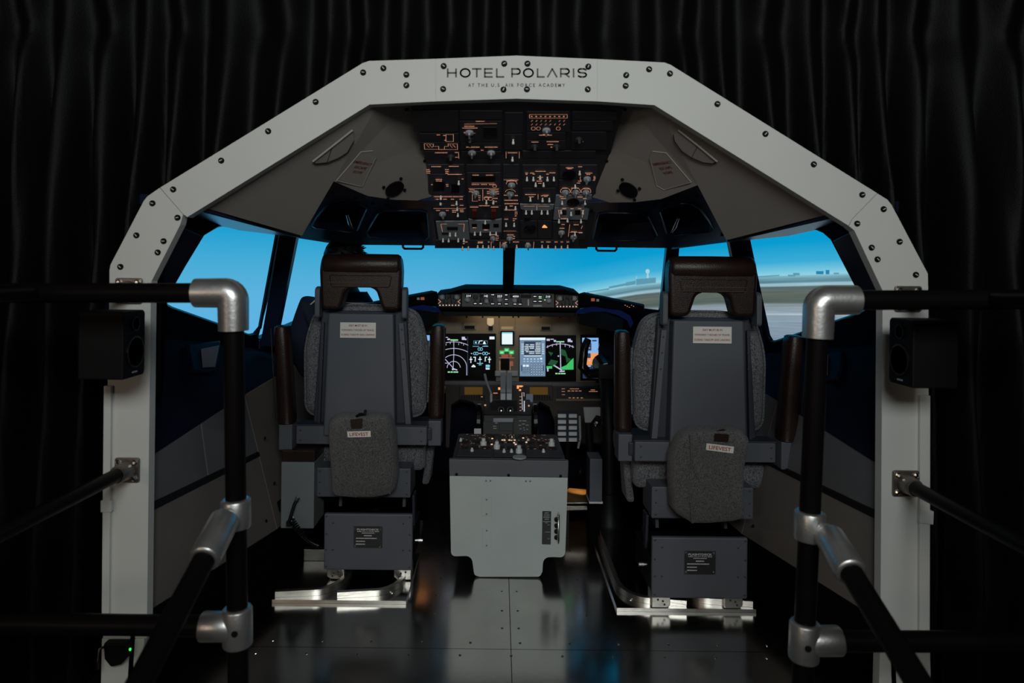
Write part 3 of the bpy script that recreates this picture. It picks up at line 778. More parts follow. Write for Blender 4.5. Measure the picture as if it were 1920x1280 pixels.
kb = MB(); kb.lathe((0, 0, 0), (0, 0, 1), [(.0075, 0), (.007, .006), (.004, .014), (.0025, .016)], 12); me_cone = shared('pointer_knob', kb, M_KNOBW)
def dash(mb, pl, x0, x1, y, h, off, brk=True):
    """a run of small letter-like marks between two pixels on a plane"""
    x = x0
    while x < x1 - .2:
        w = random.uniform(.5, 1.6) if brk else x1 - x0
        w = min(w, x1 - x)
        hh = h * random.uniform(.75, 1.0) if brk else h
        mb.add([pl.hit(x, y - hh / 2, off), pl.hit(x + w, y - hh / 2, off), pl.hit(x + w, y + hh / 2, off), pl.hit(x, y + hh / 2, off)], [(0, 1, 2, 3)])
        x += w + random.uniform(.2, .55)
def line(mb, pl, pts, w, off):
    q = [pl.hit(x, y, off) for x, y in pts]
    t = (pl.hit(pts[0][0] + w, pts[0][1]) - pl.hit(*pts[0])).length
    mb.strip(q, t, pl.n)
def rect(mb, pl, x0, y0, x1, y1, off):
    mb.add([pl.hit(x0, y0, off), pl.hit(x1, y0, off), pl.hit(x1, y1, off), pl.hit(x0, y1, off)], [(0, 1, 2, 3)])
def arcpx(cx, cy, r, a0, a1, n=16, ry=None):
    return [(cx + r * math.cos(R(a0 + (a1 - a0) * i / n)), cy - (ry or r) * math.sin(R(a0 + (a1 - a0) * i / n))) for i in range(n + 1)]
def plate(name, pl, px, th, m, parent, bevel=.0015, base=0.0):
    b = MB(); b.prism([pl.hit(x, y, base) for x, y in px], pl.n * th); return b.build(name, m, parent, bevel=bevel, seg=1)
def box4(x0, y0, x1, y1): return [(x0, y0), (x1, y0), (x1, y1), (x0, y1)]

# ================================================================== OVERHEAD PANEL
oh = thing('overhead_panel', 'dark overhead switch panel with glowing orange legends between the ceiling slopes', 'overhead panel', (0, .5, 1.3))
OA = plane3(P(773, 195, .05), P(1170, 195, .05), P(797, 290, .35))
OF = plane3(P(797, 290, .35), P(1143, 290, .35), P(820, 462, .90))
b = MB(); b.prism([OA.hit(*q) for q in ((770, 190), (1172, 192), (1144, 290), (797, 288))], -OA.n * .03); b.build('aft_base', M_PANEL, oh)
b = MB(); b.prism([OF.hit(*q) for q in ((797, 287), (1144, 289), (1101, 466), (820, 464))], -OF.n * .03); b.build('forward_base', M_PANEL, oh)
def Z1(x, y): return (740 + x / 4.174, 80 + y / 4.174)
def Z2(x, y): return (740 + x / 4.174, 280 + y / 4.174)
def zbox(Z, x0, y0, x1, y1, skew=0): return [Z(x0, y0), Z(x1, y0), Z(x1 - skew, y1), Z(x0 + skew, y1)]
M_OHMOD = mat('overhead_module', (0.030, 0.030, 0.040), 0.5, var=0.08)
for q in ((145, 525, 497, 690), (508, 525, 842, 595), (508, 604, 840, 770), (195, 702, 500, 765), (200, 770, 505, 835), (232, 842, 510, 900), (515, 775, 835, 832), (520, 842, 835, 895), (862, 540, 1005, 700),
          (862, 706, 1000, 832), (1032, 532, 1372, 688), (1034, 694, 1335, 748), (1034, 754, 1335, 830), (1388, 532, 1735, 600), (1392, 606, 1705, 680), (1385, 690, 1655, 830), (865, 840, 985, 900), (1000, 840, 1575, 895)):
    plate('module', OA, zbox(Z1, *q), .004, M_OHMOD, oh)
for q in ((255, 112, 545, 180), (262, 186, 550, 345), (290, 352, 555, 445), (300, 450, 565, 548), (562, 112, 830, 165), (565, 172, 832, 290), (570, 295, 832, 425), (578, 432, 834, 530), (590, 648, 838, 690), (848, 112, 975, 215),
          (848, 222, 970, 375), (848, 380, 968, 455), (848, 460, 968, 630), (848, 636, 968, 692), (1000, 115, 1275, 290), (1000, 296, 1262, 415), (1000, 472, 1235, 545), (985, 552, 1115, 690), (1120, 552, 1228, 690),
          (1290, 115, 1585, 225), (1285, 232, 1575, 345), (1238, 560, 1350, 700), (1360, 560, 1488, 700), (315, 704, 1440, 768)):
    plate('module', OF, zbox(Z2, *q), .004, M_OHMOD, oh)
for px in ([(322, 555), (575, 552), (588, 698), (345, 702)], [(578, 535), (640, 548), (760, 548), (838, 535), (836, 640), (588, 645)],
           [(980, 420), (1248, 422), (1240, 460), (1195, 470), (1030, 470), (985, 458)], [(1262, 350), (1545, 345), (1530, 440), (1250, 440)], [(1250, 446), (1525, 446), (1508, 542), (1240, 542)]):
    plate('grey_module', OF, [Z2(*q) for q in px], .006, M_PGREY, oh)
lg = MB(); lo_ = .0056
def D1(x0, x1, y, h=5.5): dash(lg, OA, *(Z1(x0, y)[0], Z1(x1, y)[0]), Z1(0, y)[1], h / 4.174, lo_)
def D2(x0, x1, y, h=6): dash(lg, OF, Z2(x0, y)[0], Z2(x1, y)[0], Z2(0, y)[1], h / 4.174, lo_ + .002)
def L1(*pts): line(lg, OA, [Z1(*p) for p in pts], .7, lo_)
def L2(*pts, w=.7): line(lg, OF, [Z2(*p) for p in pts], w, lo_ + .002)
for a in ((545, 625, 642), (530, 650, 656), (540, 570, 690), (560, 665, 806), (705, 808, 806), (315, 415, 850), (330, 355, 710), (380, 400, 714), (390, 405, 752), (470, 498, 848), (475, 495, 885), (1130, 1230, 712), (1160, 1205, 706), (1070, 1125, 766), (1190, 1285, 763), (1195, 1240, 785), (1220, 1240, 806), (885, 960, 850), (635, 705, 603), (675, 695, 830), (1450, 1475, 762)):
    D1(*a)
L1((402, 706), (460, 706), (460, 762), (402, 762), (402, 706)); L1((232, 778), (305, 782), (300, 800), (345, 800), (345, 825), (390, 825), (390, 800), (420, 800), (418, 780), (490, 780), (492, 825), (430, 825), (235, 822), (232, 778))
L1((872, 843), (872, 893)); L1((975, 843), (975, 893)); L1((1055, 550), (1350, 550), (1350, 578), (1055, 578), (1055, 550)); L1((500, 848), (503, 895)); L1((545, 697), (630, 697)); L1((545, 625), (800, 621))
for c in ((1085, 660), (1125, 660), (1280, 660)): line(lg, OA, arcpx(*Z1(*c), 3.8, 0, 360, 12, 3.2), .6, lo_)
for y in (600, 628):
    for k in range(8):
        if random.random() < .8: x = 1068 + k * 36; L1((x, y + 5), (x + 12, y - 5))
for x in range(8): D1(1066 + x * 36, 1078 + x * 36, 565, 8)
for k in range(6): D1(250 + k * 8, 256 + k * 8, 790 + 8 * (k % 3)); D1(430 + k * 8, 437 + k * 8, 790 + 8 * (k % 3))
for a in ((288, 365, 121), (425, 502, 119), (248, 275, 145), (250, 280, 158), (250, 280, 172), (395, 425, 145), (398, 425, 160), (398, 420, 174), (415, 525, 182), (525, 540, 218), (322, 372, 222), (325, 370, 234), (285, 300, 263), (402, 420, 263), (405, 420, 275),
          (310, 345, 377), (380, 410, 377), (440, 465, 377), (508, 535, 377), (442, 470, 425), (510, 538, 425), (325, 355, 465), (402, 425, 465), (450, 485, 465), (510, 540, 462), (450, 480, 478), (512, 540, 475), (385, 450, 357), (455, 535, 357), (312, 380, 357),
          (610, 658, 188), (714, 770, 188), (603, 665, 262), (675, 725, 262), (738, 790, 262), (585, 625, 303), (740, 812, 303), (582, 608, 318), (650, 672, 350), (655, 670, 365), (655, 670, 383), (722, 745, 318), (722, 750, 332), (790, 815, 318), (790, 818, 335), (700, 760, 362), (765, 806, 370), (765, 800, 395), (592, 655, 438), (660, 745, 428), (755, 812, 438), (698, 730, 618), (610, 640, 600),
          (875, 960, 233), (940, 965, 348), (855, 885, 345), (858, 965, 385), (860, 968, 412), (900, 925, 430), (858, 952, 461), (940, 960, 478), (940, 962, 492), (940, 955, 507), (858, 890, 533), (925, 955, 530), (925, 940, 545), (795, 815, 665), (795, 815, 682), (790, 810, 697), (755, 800, 655), (880, 930, 657), (925, 942, 668), (925, 940, 685),
          (1022, 1045, 172), (1060, 1090, 172), (1080, 1098, 180), (1100, 1180, 158), (1185, 1205, 180), (1210, 1258, 170), (1025, 1040, 182), (1118, 1160, 205), (1110, 1155, 235), (1122, 1150, 252), (1020, 1106, 340), (1160, 1205, 345), (1168, 1195, 355), (1145, 1160, 350), (1050, 1090, 358),
          (1340, 1398, 131), (1350, 1385, 138), (1435, 1466, 122), (1435, 1460, 235), (1425, 1450, 250), (1310, 1350, 290), (1380, 1440, 290), (1475, 1530, 295), (1490, 1545, 172), (1500, 1530, 182), (1290, 1340, 357), (1430, 1470, 360), (1300, 1340, 372), (1475, 1500, 372), (1310, 1340, 452), (1375, 1398, 452), (1435, 1460, 452), (1300, 1345, 530), (1305, 1330, 575), (1400, 1440, 577), (1380, 1425, 632), (1290, 1328, 605), (1440, 1470, 640),
          (540, 570, 712), (652, 690, 712), (650, 690, 720), (730, 745, 712), (925, 975, 712), (860, 880, 715), (1145, 1165, 712), (1185, 1220, 712), (1250, 1275, 712), (1298, 1318, 712), (1345, 1365, 712), (535, 550, 725), (845, 870, 722), (1030, 1055, 722)):
    D2(*a)
for p in (((580, 294), (815, 294)), ((690, 300), (690, 388)), ((608, 318), (608, 390)), ((605, 250), (780, 250)), ((590, 440), (650, 440)), ((752, 440), (812, 440)), ((305, 358), (400, 358)), ((305, 450), (555, 450)), ((1370, 575), (1358, 670)), ((1370, 636), (1468, 636)), ((1468, 585), (1460, 608)), ((1122, 338), (1122, 378)),
          ((755, 712), (755, 760)), ((825, 712), (825, 760)), ((1090, 712), (1085, 762)), ((362, 572), (375, 632)), ((545, 572), (540, 632)), ((365, 572), (410, 572)), ((495, 572), (545, 572)), ((1010, 432), (1095, 432)), ((1125, 432), (1210, 432)), ((1112, 425), (1112, 462)), ((1282, 462), (1290, 520)), ((1480, 462), (1465, 520)), ((853, 225), (968, 225)), ((853, 626), (950, 626)), ((1285, 465), (1310, 465)), ((1455, 465), (1480, 465)), ((605, 392), (650, 392))):
    L2(*p)
for c, r, a0, a1 in (((915, 258), 10, 0, 180), ((905, 330), 10, 20, 160), ((1335, 315), 9, -30, 210), ((1415, 315), 9, -30, 210), ((1497, 315), 9, -30, 210), ((1505, 212), 13, -30, 20), ((1505, 212), 13, 160, 210), ((1505, 212), 15, -25, 20), ((720, 370), 4.5, 0, 360), ((748, 372), 4.5, 0, 360), ((782, 275), 3.5, 0, 360)):
    line(lg, OF, arcpx(*Z2(*c), r, a0, a1, 14, r * .75), .7, lo_ + .002)
lgo = lg.build('glowing_legends', G_PEACH, oh, recalc=False); lgo['kind'] = 'stuff'; lgo['label'] = 'tiny orange glowing legends'
# orange cooling light
plate('orange_lamp', OF, [Z2(1152, 604), (Z2(1162, 590)), Z2(1170, 582), Z2(1182, 590), Z2(1196, 604)], .007, G_AMBER, oh)
for q in ((585, 690), (605, 848), (755, 848), (1187, 672)): inst('rotary_knob', me_rot, on(OA, OA.hit(*Z1(*q), .004)), oh)
for q in ((590, 740), (1095, 800), (1265, 800), (440, 880), (1440, 745)): inst('rotary_knob', me_rotd, on(OA, OA.hit(*Z1(*q), .004)), oh)
for q in ((928, 748), (922, 885)): inst('toggle', me_tog, on(OA, OA.hit(*Z1(*q), .004)), oh)
b = MB()
for k in range(5): b.prism([OA.hit(*q, .004) for q in zbox(Z1, 695, 648 + k * 16, 800, 657 + k * 16)], OA.n * .004)
b.build('speaker_grille', M_TRIM, oh)
for q in ((635, 330), (770, 330), (1335, 325), (1415, 325), (1497, 325), (1505, 220), (375, 495), (770, 685), (900, 685), (1400, 675), (858, 742), (1043, 742), (915, 268), (905, 338), (1305, 640)):
    inst('rotary_knob', me_rot, on(OF, OF.hit(*Z2(*q), .004), random.uniform(-.3, .3)), oh)
for q in ((502, 235), (362, 352), (360, 395), (485, 395), (490, 440), (495, 487), (718, 388), (772, 388), (873, 435), (945, 435), (872, 565), (935, 565), (1035, 205), (1085, 205), (1195, 205), (1245, 205), (1138, 195), (1103, 250), (1165, 250), (1062, 366), (1157, 370), (1210, 370), (1028, 468), (1073, 468), (1150, 468), (1196, 468),
          (1447, 158), (1412, 265), (1310, 392), (1490, 392), (1285, 537), (1352, 530), (1457, 537), (1302, 465), (1472, 468), (1380, 480), (433, 642), (477, 642), (379, 687), (423, 687), (498, 687), (542, 687), (627, 635), (671, 635), (748, 635), (794, 635), (709, 545), (650, 740), (691, 740), (735, 742), (775, 748), (955, 738), (1153, 738), (1200, 740), (1258, 746), (1305, 746), (1353, 740), (532, 750), (577, 750), (1410, 640)):
    inst('toggle', me_tog, on(OF, OF.hit(*Z2(*q), .006)), oh)
for q in ((1365, 185), (1395, 400), (1060, 608)): inst('gauge', me_gauge, on(OF, OF.hit(*Z2(*q), .005)), oh)
for q in ((600, 200, 790, 240), (603, 572, 645, 598), (772, 572, 815, 598), (1298, 465, 1345, 500), (1408, 465, 1455, 500), (300, 245, 390, 310), (440, 262, 505, 325), (685, 572, 745, 610), (1010, 528, 1060, 545)): plate('display_window', OF, zbox(Z2, *q), .008, M_BLK, oh)
for q in ((605, 455, 645, 510), (755, 458, 795, 515)): plate('guard', OF, zbox(Z2, *q), .016, M_RED, oh)
for q in ((410, 595, 495, 615), (370, 640, 420, 650)): plate('switch_gate', OF, zbox(Z2, *q), .010, M_TRIM, oh)

# ================================================================== GLARESHIELD
gs = thing('glareshield', 'black glareshield with lit mode control panel under the windshield', 'glareshield', (0, 1.72, .98))
GP = Plane((0, 1.72, 1.05), (0, -1, 0))
b = MB()
sec = [P(838, 550, 1.70), P(868, 541.5, 1.70), P(1058, 543.5, 1.70), P(1088, 551, 1.70), P(1088, 584, 1.70), P(818, 581, 1.70), P(816, 553, 1.70)]
b.prism(sec, (0, .30, .02)); b.build('hood', M_GLARE, gs, bevel=.006)
b = MB(); b.prism([P(q[0], q[1], 1.735) for q in ((826, 583), (1082, 585), (1078, 594), (832, 592))], (0, .12, 0)); b.build('lower_lip', M_BLK, gs, bevel=.004)
for s in (1, -1):
    # wings that wrap aft
    a0, a1 = P(1086, 549, 1.70), P(1207, 574, 1.34); c0, c1_ = P(1086, 572, 1.70), P(1207, 588, 1.34)
    b = MB(); pts = [mx(a0, s), mx(a1, s), mx(c1_, s), mx(c0, s)]
    b.prism(pts, mx((.05, .22, .0), s)); b.build('wing', M_GLARE, gs, bevel=.006)
    b = MB()
    h = [(1084, 580, 1.69), (1110, 575, 1.62), (1140, 575, 1.54), (1165, 582, 1.46), (1182, 592, 1.40), (1188, 606, 1.38)]
    lo2 = [mx(P(x, y, z), s) for x, y, z in h]; in2 = [mx(P(x - 6, y + 9, z + .02), s) for x, y, z in h]
    n = len(h); b.add(lo2 + in2 + [p + V((0, .05, 0)) for p in lo2], [(i, i + 1, n + i + 1, n + i) for i in range(n - 1)] + [(i, i + 1, 2 * n + i + 1, 2 * n + i) for i in range(n - 1)])
    b.build('hood_trim', M_NAVYLIT, gs, smooth=60)
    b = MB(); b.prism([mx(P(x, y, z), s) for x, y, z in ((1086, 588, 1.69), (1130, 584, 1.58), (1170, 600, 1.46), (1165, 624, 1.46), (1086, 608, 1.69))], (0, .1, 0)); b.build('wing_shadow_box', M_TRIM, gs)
    wp = plane3(mx(a0, s), mx(a1, s), mx(c0, s))
    b = MB()
    for q in (((1109, 559), (1116, 564.5)),) if s > 0 else (((788, 557), (795, 562)),): rect(b, wp, *q[0], *q[1], .003)
    b.build('amber_caution_light', G_RED, gs, recalc=False)
    b = MB()
    for q in (((1119, 560.5), (1124, 565)),) if s > 0 else (((781, 557.5), (786, 562)),): rect(b, wp, *q[0], *q[1], .003)
    b.build('caution_light', M_WHTX, gs, recalc=False)
    if s > 0:
        b = MB()
        for k in range(5): dash(b, wp, 1172 + k * 4, 1174 + k * 4, 572 + (k % 3) * 2, 1.4, .003)
        b.build('wing_legends', G_PEACH, gs, recalc=False)
def ZM(x, y): return (815 + x / 6.857, 540 + y / 6.857)
mcp = plate('mode_control_panel', GP, [ZM(350, 60), ZM(1535, 70), ZM(1535, 248), ZM(350, 238)], .022, mat('mcp_grey', (0.055, 0.053, 0.058), 0.5, var=0.05), gs, .002)
ef = [plate('efis_panel', GP, [ZM(48, 85), ZM(342, 72), ZM(342, 238), ZM(48, 240)], .022, M_PANEL2, gs, .002),
      plate('efis_panel', GP, [ZM(1545, 78), ZM(1840, 95), ZM(1840, 258), ZM(1545, 250)], .022, M_PANEL2, gs, .002)]
GO = .0235
def digits(s_, x, y, wz, hz_):
    b = MB(); text(b, s_, GP.hit(*ZM(x, y), GO + .001), V((1, 0, 0)), V((.12, 0, 1)), wz / 6.857 * 3.7 / FPX, hz_ / 6.857 * 3.7 / FPX); b.build('digits', G_WHITE, mcp, recalc=False)
for q in ((395, 75, 480, 118), (580, 78, 705, 118), (790, 80, 880, 122), (965, 80, 1095, 125), (1105, 82, 1240, 125), (1410, 85, 1500, 128)): plate('readout', GP, [ZM(q[0], q[1]), ZM(q[2], q[1]), ZM(q[2], q[3]), ZM(q[0], q[3])], .0232, M_BLK, mcp, 0)
digits('214', 437, 97, 58, 26); digits('142', 662, 99, 50, 26); digits('233', 835, 101, 62, 26); digits('4000', 1040, 104, 78, 24); digits('210', 1452, 107, 58, 26)
for q in ((425, 148), (668, 166), (835, 150), (1028, 157), (1460, 160)): inst('knob', me_knob, on(GP, GP.hit(*ZM(*q), .022)), mcp)
for q in ((528, 112), (612, 148), (722, 150), (1085, 155)): inst('dark_knob', me_rotd, on(GP, GP.hit(*ZM(*q), .022)), mcp)
for q in ((525, 195), (595, 195), (748, 82), (745, 198), (833, 198), (921, 85), (921, 142), (921, 200), (1030, 202), (1098, 203), (1287, 104), (1352, 106), (1287, 167), (1352, 167)):
    bt = plate('push_button', GP, [ZM(q[0] - 26, q[1] - 22), ZM(q[0] + 26, q[1] - 22), ZM(q[0] + 26, q[1] + 18), ZM(q[0] - 26, q[1] + 18)], .027, M_BLK, mcp, .001)
    b = MB(); a, c = ZM(q[0] - 17, q[1] - 5), ZM(q[0] + 17, q[1] + 5)
    dash(b, GP, a[0], c[0], (a[1] + c[1]) / 2, 1.7, .0285); b.build('button_legend', G_WHITE, bt, recalc=False)
b = MB(); rect(b, GP, *ZM(1335, 120), *ZM(1370, 130), .0285); rect(b, GP, *ZM(1405, 142), *ZM(1420, 155), .0285); b.build('green_lamp', G_GREENL, mcp, recalc=False)
b = MB(); rect(b, GP, *ZM(1195, 142), *ZM(1210, 222), GO); b.build('thumbwheel', M_WHTX, mcp, recalc=False)
b = MB(); b.prism([GP.hit(*ZM(*q), .022) for q in ((1262, 212), (1375, 212), (1375, 238), (1262, 238))], GP.n * .006); b.build('disengage_bar', M_KNOB, mcp, bevel=.001)
b = MB()
for c in ((612, 145), (722, 150), (1085, 155)): line(b, GP, arcpx(*ZM(*c), 3.4, 0, 360, 14), .35, GO)
for x in (468, 1412): line(b, GP, [ZM(x - 14, 225), ZM(x, 165), ZM(x + 14, 225), ZM(x - 14, 225)], .35, GO)
line(b, GP, [ZM(1185, 135), ZM(1225, 135), ZM(1225, 230), ZM(1185, 230)], .4, GO); line(b, GP, [ZM(1130, 215), ZM(1190, 215)], .4, GO)
b.build('panel_marks', M_REDTX, mcp, recalc=False)['kind'] = 'stuff'
b = MB()
line(b, GP, arcpx(*ZM(528, 115), 4.3, 0, 360, 16), .5, GO)
for x0, x1 in ((405, 465), (505, 545), (605, 670), (805, 870), (1000, 1060), (1140, 1210), (1260, 1380), (1430, 1475)): dash(b, GP, ZM(x0, 0)[0], ZM(x1, 0)[0], ZM(0, 70)[1], .7, GO)
b.build('panel_print', M_KNOB, mcp, recalc=False)
for e, x0, y0 in ((ef[0], 48, 85), (ef[1], 1548, 102)):
    for dx, dy in ((55, 30), (238, 30)): inst('knob', me_knob, on(GP, GP.hit(*ZM(x0 + dx, y0 + dy), .022)), e)
    for dx, dy in ((115, 22), (183, 22), (100, 85), (195, 85)): inst('dark_knob', me_rotd, on(GP, GP.hit(*ZM(x0 + dx, y0 + dy), .022)), e)
    b = MB()
    for k in range(7): line(b, GP, arcpx(*ZM(x0 + 25 + k * 40, y0 + 132), .7, 0, 360, 8), 1.0, GO)
    for c in ((115, 22), (183, 22)): line(b, GP, arcpx(*ZM(x0 + c[0], y0 + c[1]), 2.7, 0, 360, 12), .45, GO)
    for c in ((100, 88), (195, 88)): line(b, GP, arcpx(*ZM(x0 + c[0], y0 + c[1]), 3.6, 20, 160, 8), .4, GO)
    for x, d in ((5, 1), (285, -1)):
        line(b, GP, [ZM(x0 + x, y0 + 60), ZM(x0 + x + 30 * d, y0 + 85), ZM(x0 + x, y0 + 110)], .8, GO)
    b.build('glowing_legends', glow('efis_glow', (0.8, 0.42, 0.34), .8), e, recalc=False)
    b = MB()
    for k in range(7): line(b, GP, [ZM(x0 + 22 + k * 40, y0 + 132), ZM(x0 + 28 + k * 40, y0 + 132)], 1.1, GO + .001)
    b.build('button_glow', G_WHITE, e, recalc=False)
# flood lamp under the lip
b = MB(); b.box(-.22, .20, 1.86, 1.90, .966, .976); b.build('flood_lamp', M_KNOB, gs)
fl_ = area('flood_light', (-.01, 1.885, .962), (-.01, 1.985, .90), .36, .02, .26, (1.0, .74, .42)); adopt(fl_, gs)

# ================================================================== MAIN INSTRUMENT PANEL
ip = thing('instrument_panel', 'main instrument panel with lit flight displays below the glareshield', 'instrument panel', (0, 2.0, .5))
IP = Plane((0, 1.985, .75), (0, -1, 0))
b = MB(); b.prism([V((x, 1.985, z)) for x, z in ((-.86, .5), (.86, .5), (.86, .93), (.55, 1.0), (-.55, 1.0), (-.86, .93))], (0, .03, 0)); b.build('panel_plate', M_MIP, ip)
b = MB(); b.prism([IP.hit(*q) for q in ((834, 713), (1130, 717), (1130, 724), (834, 720))], (0, -.03, 0)); b.build('lower_ledge', M_PEDB, ip, bevel=.004)
for q in ((868, 604, 893, 618), (1012, 606, 1034, 620)):
    l = plate('lamp_housing', IP, box4(q[0], q[1], q[2], q[3]), .012, M_MIP, ip, .004)
    plate('lamp_slot', IP, box4(q[0] + 3, q[1] + 6, q[2] - 3, q[3] - 2), .014, M_BLK, l, 0)
ck = plate('clock_bracket', IP, [(913, 596), (926, 596), (926, 607), (922, 611), (917, 611), (913, 607)], .010, M_WHITE, ip, .002)
plate('clock_knob', IP, box4(916, 611, 924, 618), .016, M_BLK, ck, .002)
plate('name_strip', IP, box4(940, 612, 962, 617), .003, mat('strip_beige', (0.42, 0.33, 0.25), .6, var=.03), ip, 0)
for x in (875, 905, 936, 962, 972, 1014, 1050):
    inst('screw', me_ls, on(IP, IP.hit(x, 594, 0)), ip)
for y0, y1 in ((594, 620),):
    b = MB()
    for x in (936, 966): line(b, IP, [(x, y0), (x, y1 + 6)], .4, .001)
    b.build('panel_seam', M_TRIM, ip, recalc=False)
def disp(name, q):
    d = plate(name, IP, q, .006, M_BLK, ip, .002); return d
SO = .0075
def art(par, name, m, fn):
    b = MB(); fn(b); o = b.build(name, m, par, recalc=False); o['kind'] = 'stuff'; return o
# left display: map and systems page
dl = disp('display_unit', box4(829, 625, 930, 717)); dl['label'] = 'wide screen with white compass arcs and cyan systems page'
def ZL(x, y): return (825 + x / 12.19, 615 + y / 12.19)
def LLn(b, pts, w=1.0, off=SO): line(b, IP, [ZL(*p) for p in pts], w, off)
def f(b):
    for r in (285,): pass
    for (cx, cy, r, a0, a1) in ((315, 905, 150, 5, 178), (315, 905, 300, 8, 128), (315, 1140, 680, 62, 108), (315, 1060, 750, 64, 107)):
        LLn(b, [(cx + r * math.cos(R(a0 + (a1 - a0) * i / 20)), cy - r * math.sin(R(a0 + (a1 - a0) * i / 20))) for i in range(21)], .95)
    LLn(b, [(318, 280), (318, 600), (305, 880)], .95); LLn(b, [(612, 860), (612, 1070)], 1.0)
    LLn(b, [(105, 690), (310, 910)], 1.2); LLn(b, [(285, 920), (390, 950)], 2.0); LLn(b, [(110, 795), (180, 795)], 1.0); LLn(b, [(285, 945), (335, 930)], 2.2)
    for x, y in ((140, 380), (235, 345), (430, 370), (540, 380), (490, 345)): LLn(b, [(x, y - 25), (x, y + 10)], .8)
    rect(b, IP, *ZL(95, 200), *ZL(185, 215), SO); rect(b, IP, *ZL(95, 215), *ZL(115, 245), SO); rect(b, IP, *ZL(170, 235), *ZL(230, 268), SO); rect(b, IP, *ZL(500, 195), *ZL(572, 265), SO); rect(b, IP, *ZL(572, 235), *ZL(605, 270), SO)
art(dl, 'compass_rose', G_LILAC, f)
art(dl, 'green_data', G_GREENL, lambda b: (rect(b, IP, *ZL(240, 255), *ZL(415, 282), SO), [rect(b, IP, *ZL(x - 26, 985), *ZL(x + 26, 1012), SO) for x in (205, 270, 335, 390)]))
art(dl, 'divider', G_STEELD, lambda b: rect(b, IP, *ZL(628, 190), *ZL(640, 1070), SO))
def f(b):
    for cx, cy in ((895, 475), (945, 475), (795, 575), (845, 575), (1000, 575), (1065, 575)): LLn(b, [(cx + 28 * math.cos(i * .5236), cy + 32 * math.sin(i * .5236)) for i in range(13)], .9)
    for q in ((785, 740, 825, 758), (1015, 735, 1055, 755), (1045, 832, 1140, 882), (1040, 892, 1135, 910), (885, 825, 950, 840), (800, 305, 840, 345), (1090, 400, 1000, 410)): rect(b, IP, *ZL(q[0], q[1]), *ZL(q[2], q[3]), SO)
    LLn(b, [(772, 285), (1082, 285), (1082, 362), (772, 362), (772, 285)], .3)
    LLn(b, [(750, 412), (890, 412)], .7); LLn(b, [(970, 412), (1100, 412)], .7); LLn(b, [(915, 700), (915, 790)], 1.2); LLn(b, [(850, 800), (980, 800)], 1.2)
art(dl, 'systems_page', G_CYAN, f)
def f(b):
    for x in (707, 1130): LLn(b, [(x, 655), (x, 785)], 1.5); LLn(b, [(x - 30, 710), (x + 30, 710)], 1.5)
    LLn(b, [(915, 655), (915, 720)], 1.6); LLn(b, [(880, 710), (950, 710)], 1.4); LLn(b, [(770, 660), (812, 660), (805, 730)], 1.5); LLn(b, [(1070, 660), (1035, 660), (1035, 725)], 1.5)
    LLn(b, [(730, 875), (768, 840), (805, 875), (730, 875)], 1.8); rect(b, IP, *ZL(1045, 915), *ZL(1135, 940), SO); rect(b, IP, *ZL(1132, 190), *ZL(1245, 252), SO)
    LLn(b, [(885, 345), (905, 290), (965, 285)], 1.4); LLn(b, [(995, 350), (1015, 305), (1035, 350), (995, 350)], 1.8)
    for x in (720, 900, 935, 1120): LLn(b, [(x - 10, 575), (x + 15, 575)], .9)
art(dl, 'white_data', G_PALE, f)
# right display: keypad page and weather map
dr = disp('display_unit', box4(973, 628, 1080, 715)); dr['label'] = 'wide screen with blue keypad page and green terrain map'
def ZR(x, y): return (960 + x / 9.6, 615 + y / 9.6)
def RLn(b, pts, w=1.0, off=SO): line(b, IP, [ZR(*p) for p in pts], w, off)
def RR(b, x0, y0, x1, y1, off=SO): rect(b, IP, *ZR(x0, y0), *ZR(x1, y1), off)
art(dr, 'keypad_page', G_STEEL, lambda b: RR(b, 140, 165, 598, 862))
art(dr, 'keypad_dark', G_STEELD, lambda b: [RR(b, 215, 235, 525, 490, SO + .0006), RR(b, 165, 660, 182, 770, SO + .0006), RR(b, 560, 660, 575, 770, SO + .0006)] + [RR(b, 190 + 42 * (k % 4) + (0 if k % 4 < 9 else 0), 700 + 40 * (k // 4), 218 + 42 * (k % 4), 728 + 40 * (k // 4), SO + .0006) for k in range(12)] + [RR(b, 335 + 46 * (k % 5), 635 + 45 * (k // 5), 366 + 46 * (k % 5), 664 + 45 * (k // 5), SO + .0006) for k in range(25)])
def f(b):
    RR(b, 140, 170, 598, 210, SO + .001)
    for k in range(6): RR(b, 165, 280 + k * 34, 212, 290 + k * 34, SO + .001); RR(b, 535, 280 + k * 34, 580, 290 + k * 34, SO + .001)
    for k in range(7):
        y = 265 + k * 31
        for x0, x1 in ((235, 300), (315, 400), (420, 515)):
            if random.random() < .85: dash(b, IP, ZR(x0 + random.randint(-10, 15), 0)[0], ZR(x1, 0)[0], ZR(0, y)[1], 2.0, SO + .0012)
    RR(b, 215, 488, 530, 502, SO + .001)
    for k in range(12): RR(b, 200 + 42 * (k % 4), 710 + 40 * (k // 4), 210 + 42 * (k % 4), 720 + 40 * (k // 4), SO + .0012)
    for k in range(25): RR(b, 343 + 46 * (k % 5), 643 + 45 * (k // 5), 358 + 46 * (k % 5), 656 + 45 * (k // 5), SO + .0012)
    for k in range(6): RR(b, 205 + k * 62, 545, 235 + k * 62, 558, SO + .001); RR(b, 205 + k * 62, 590, 235 + k * 62, 598, SO + .001)
    RR(b, 195, 655, 240, 690, SO + .001); RR(b, 255, 655, 300, 690, SO + .001); RR(b, 505, 530, 540, 560, SO + .0012)
art(dr, 'keypad_text', G_PALE, f)
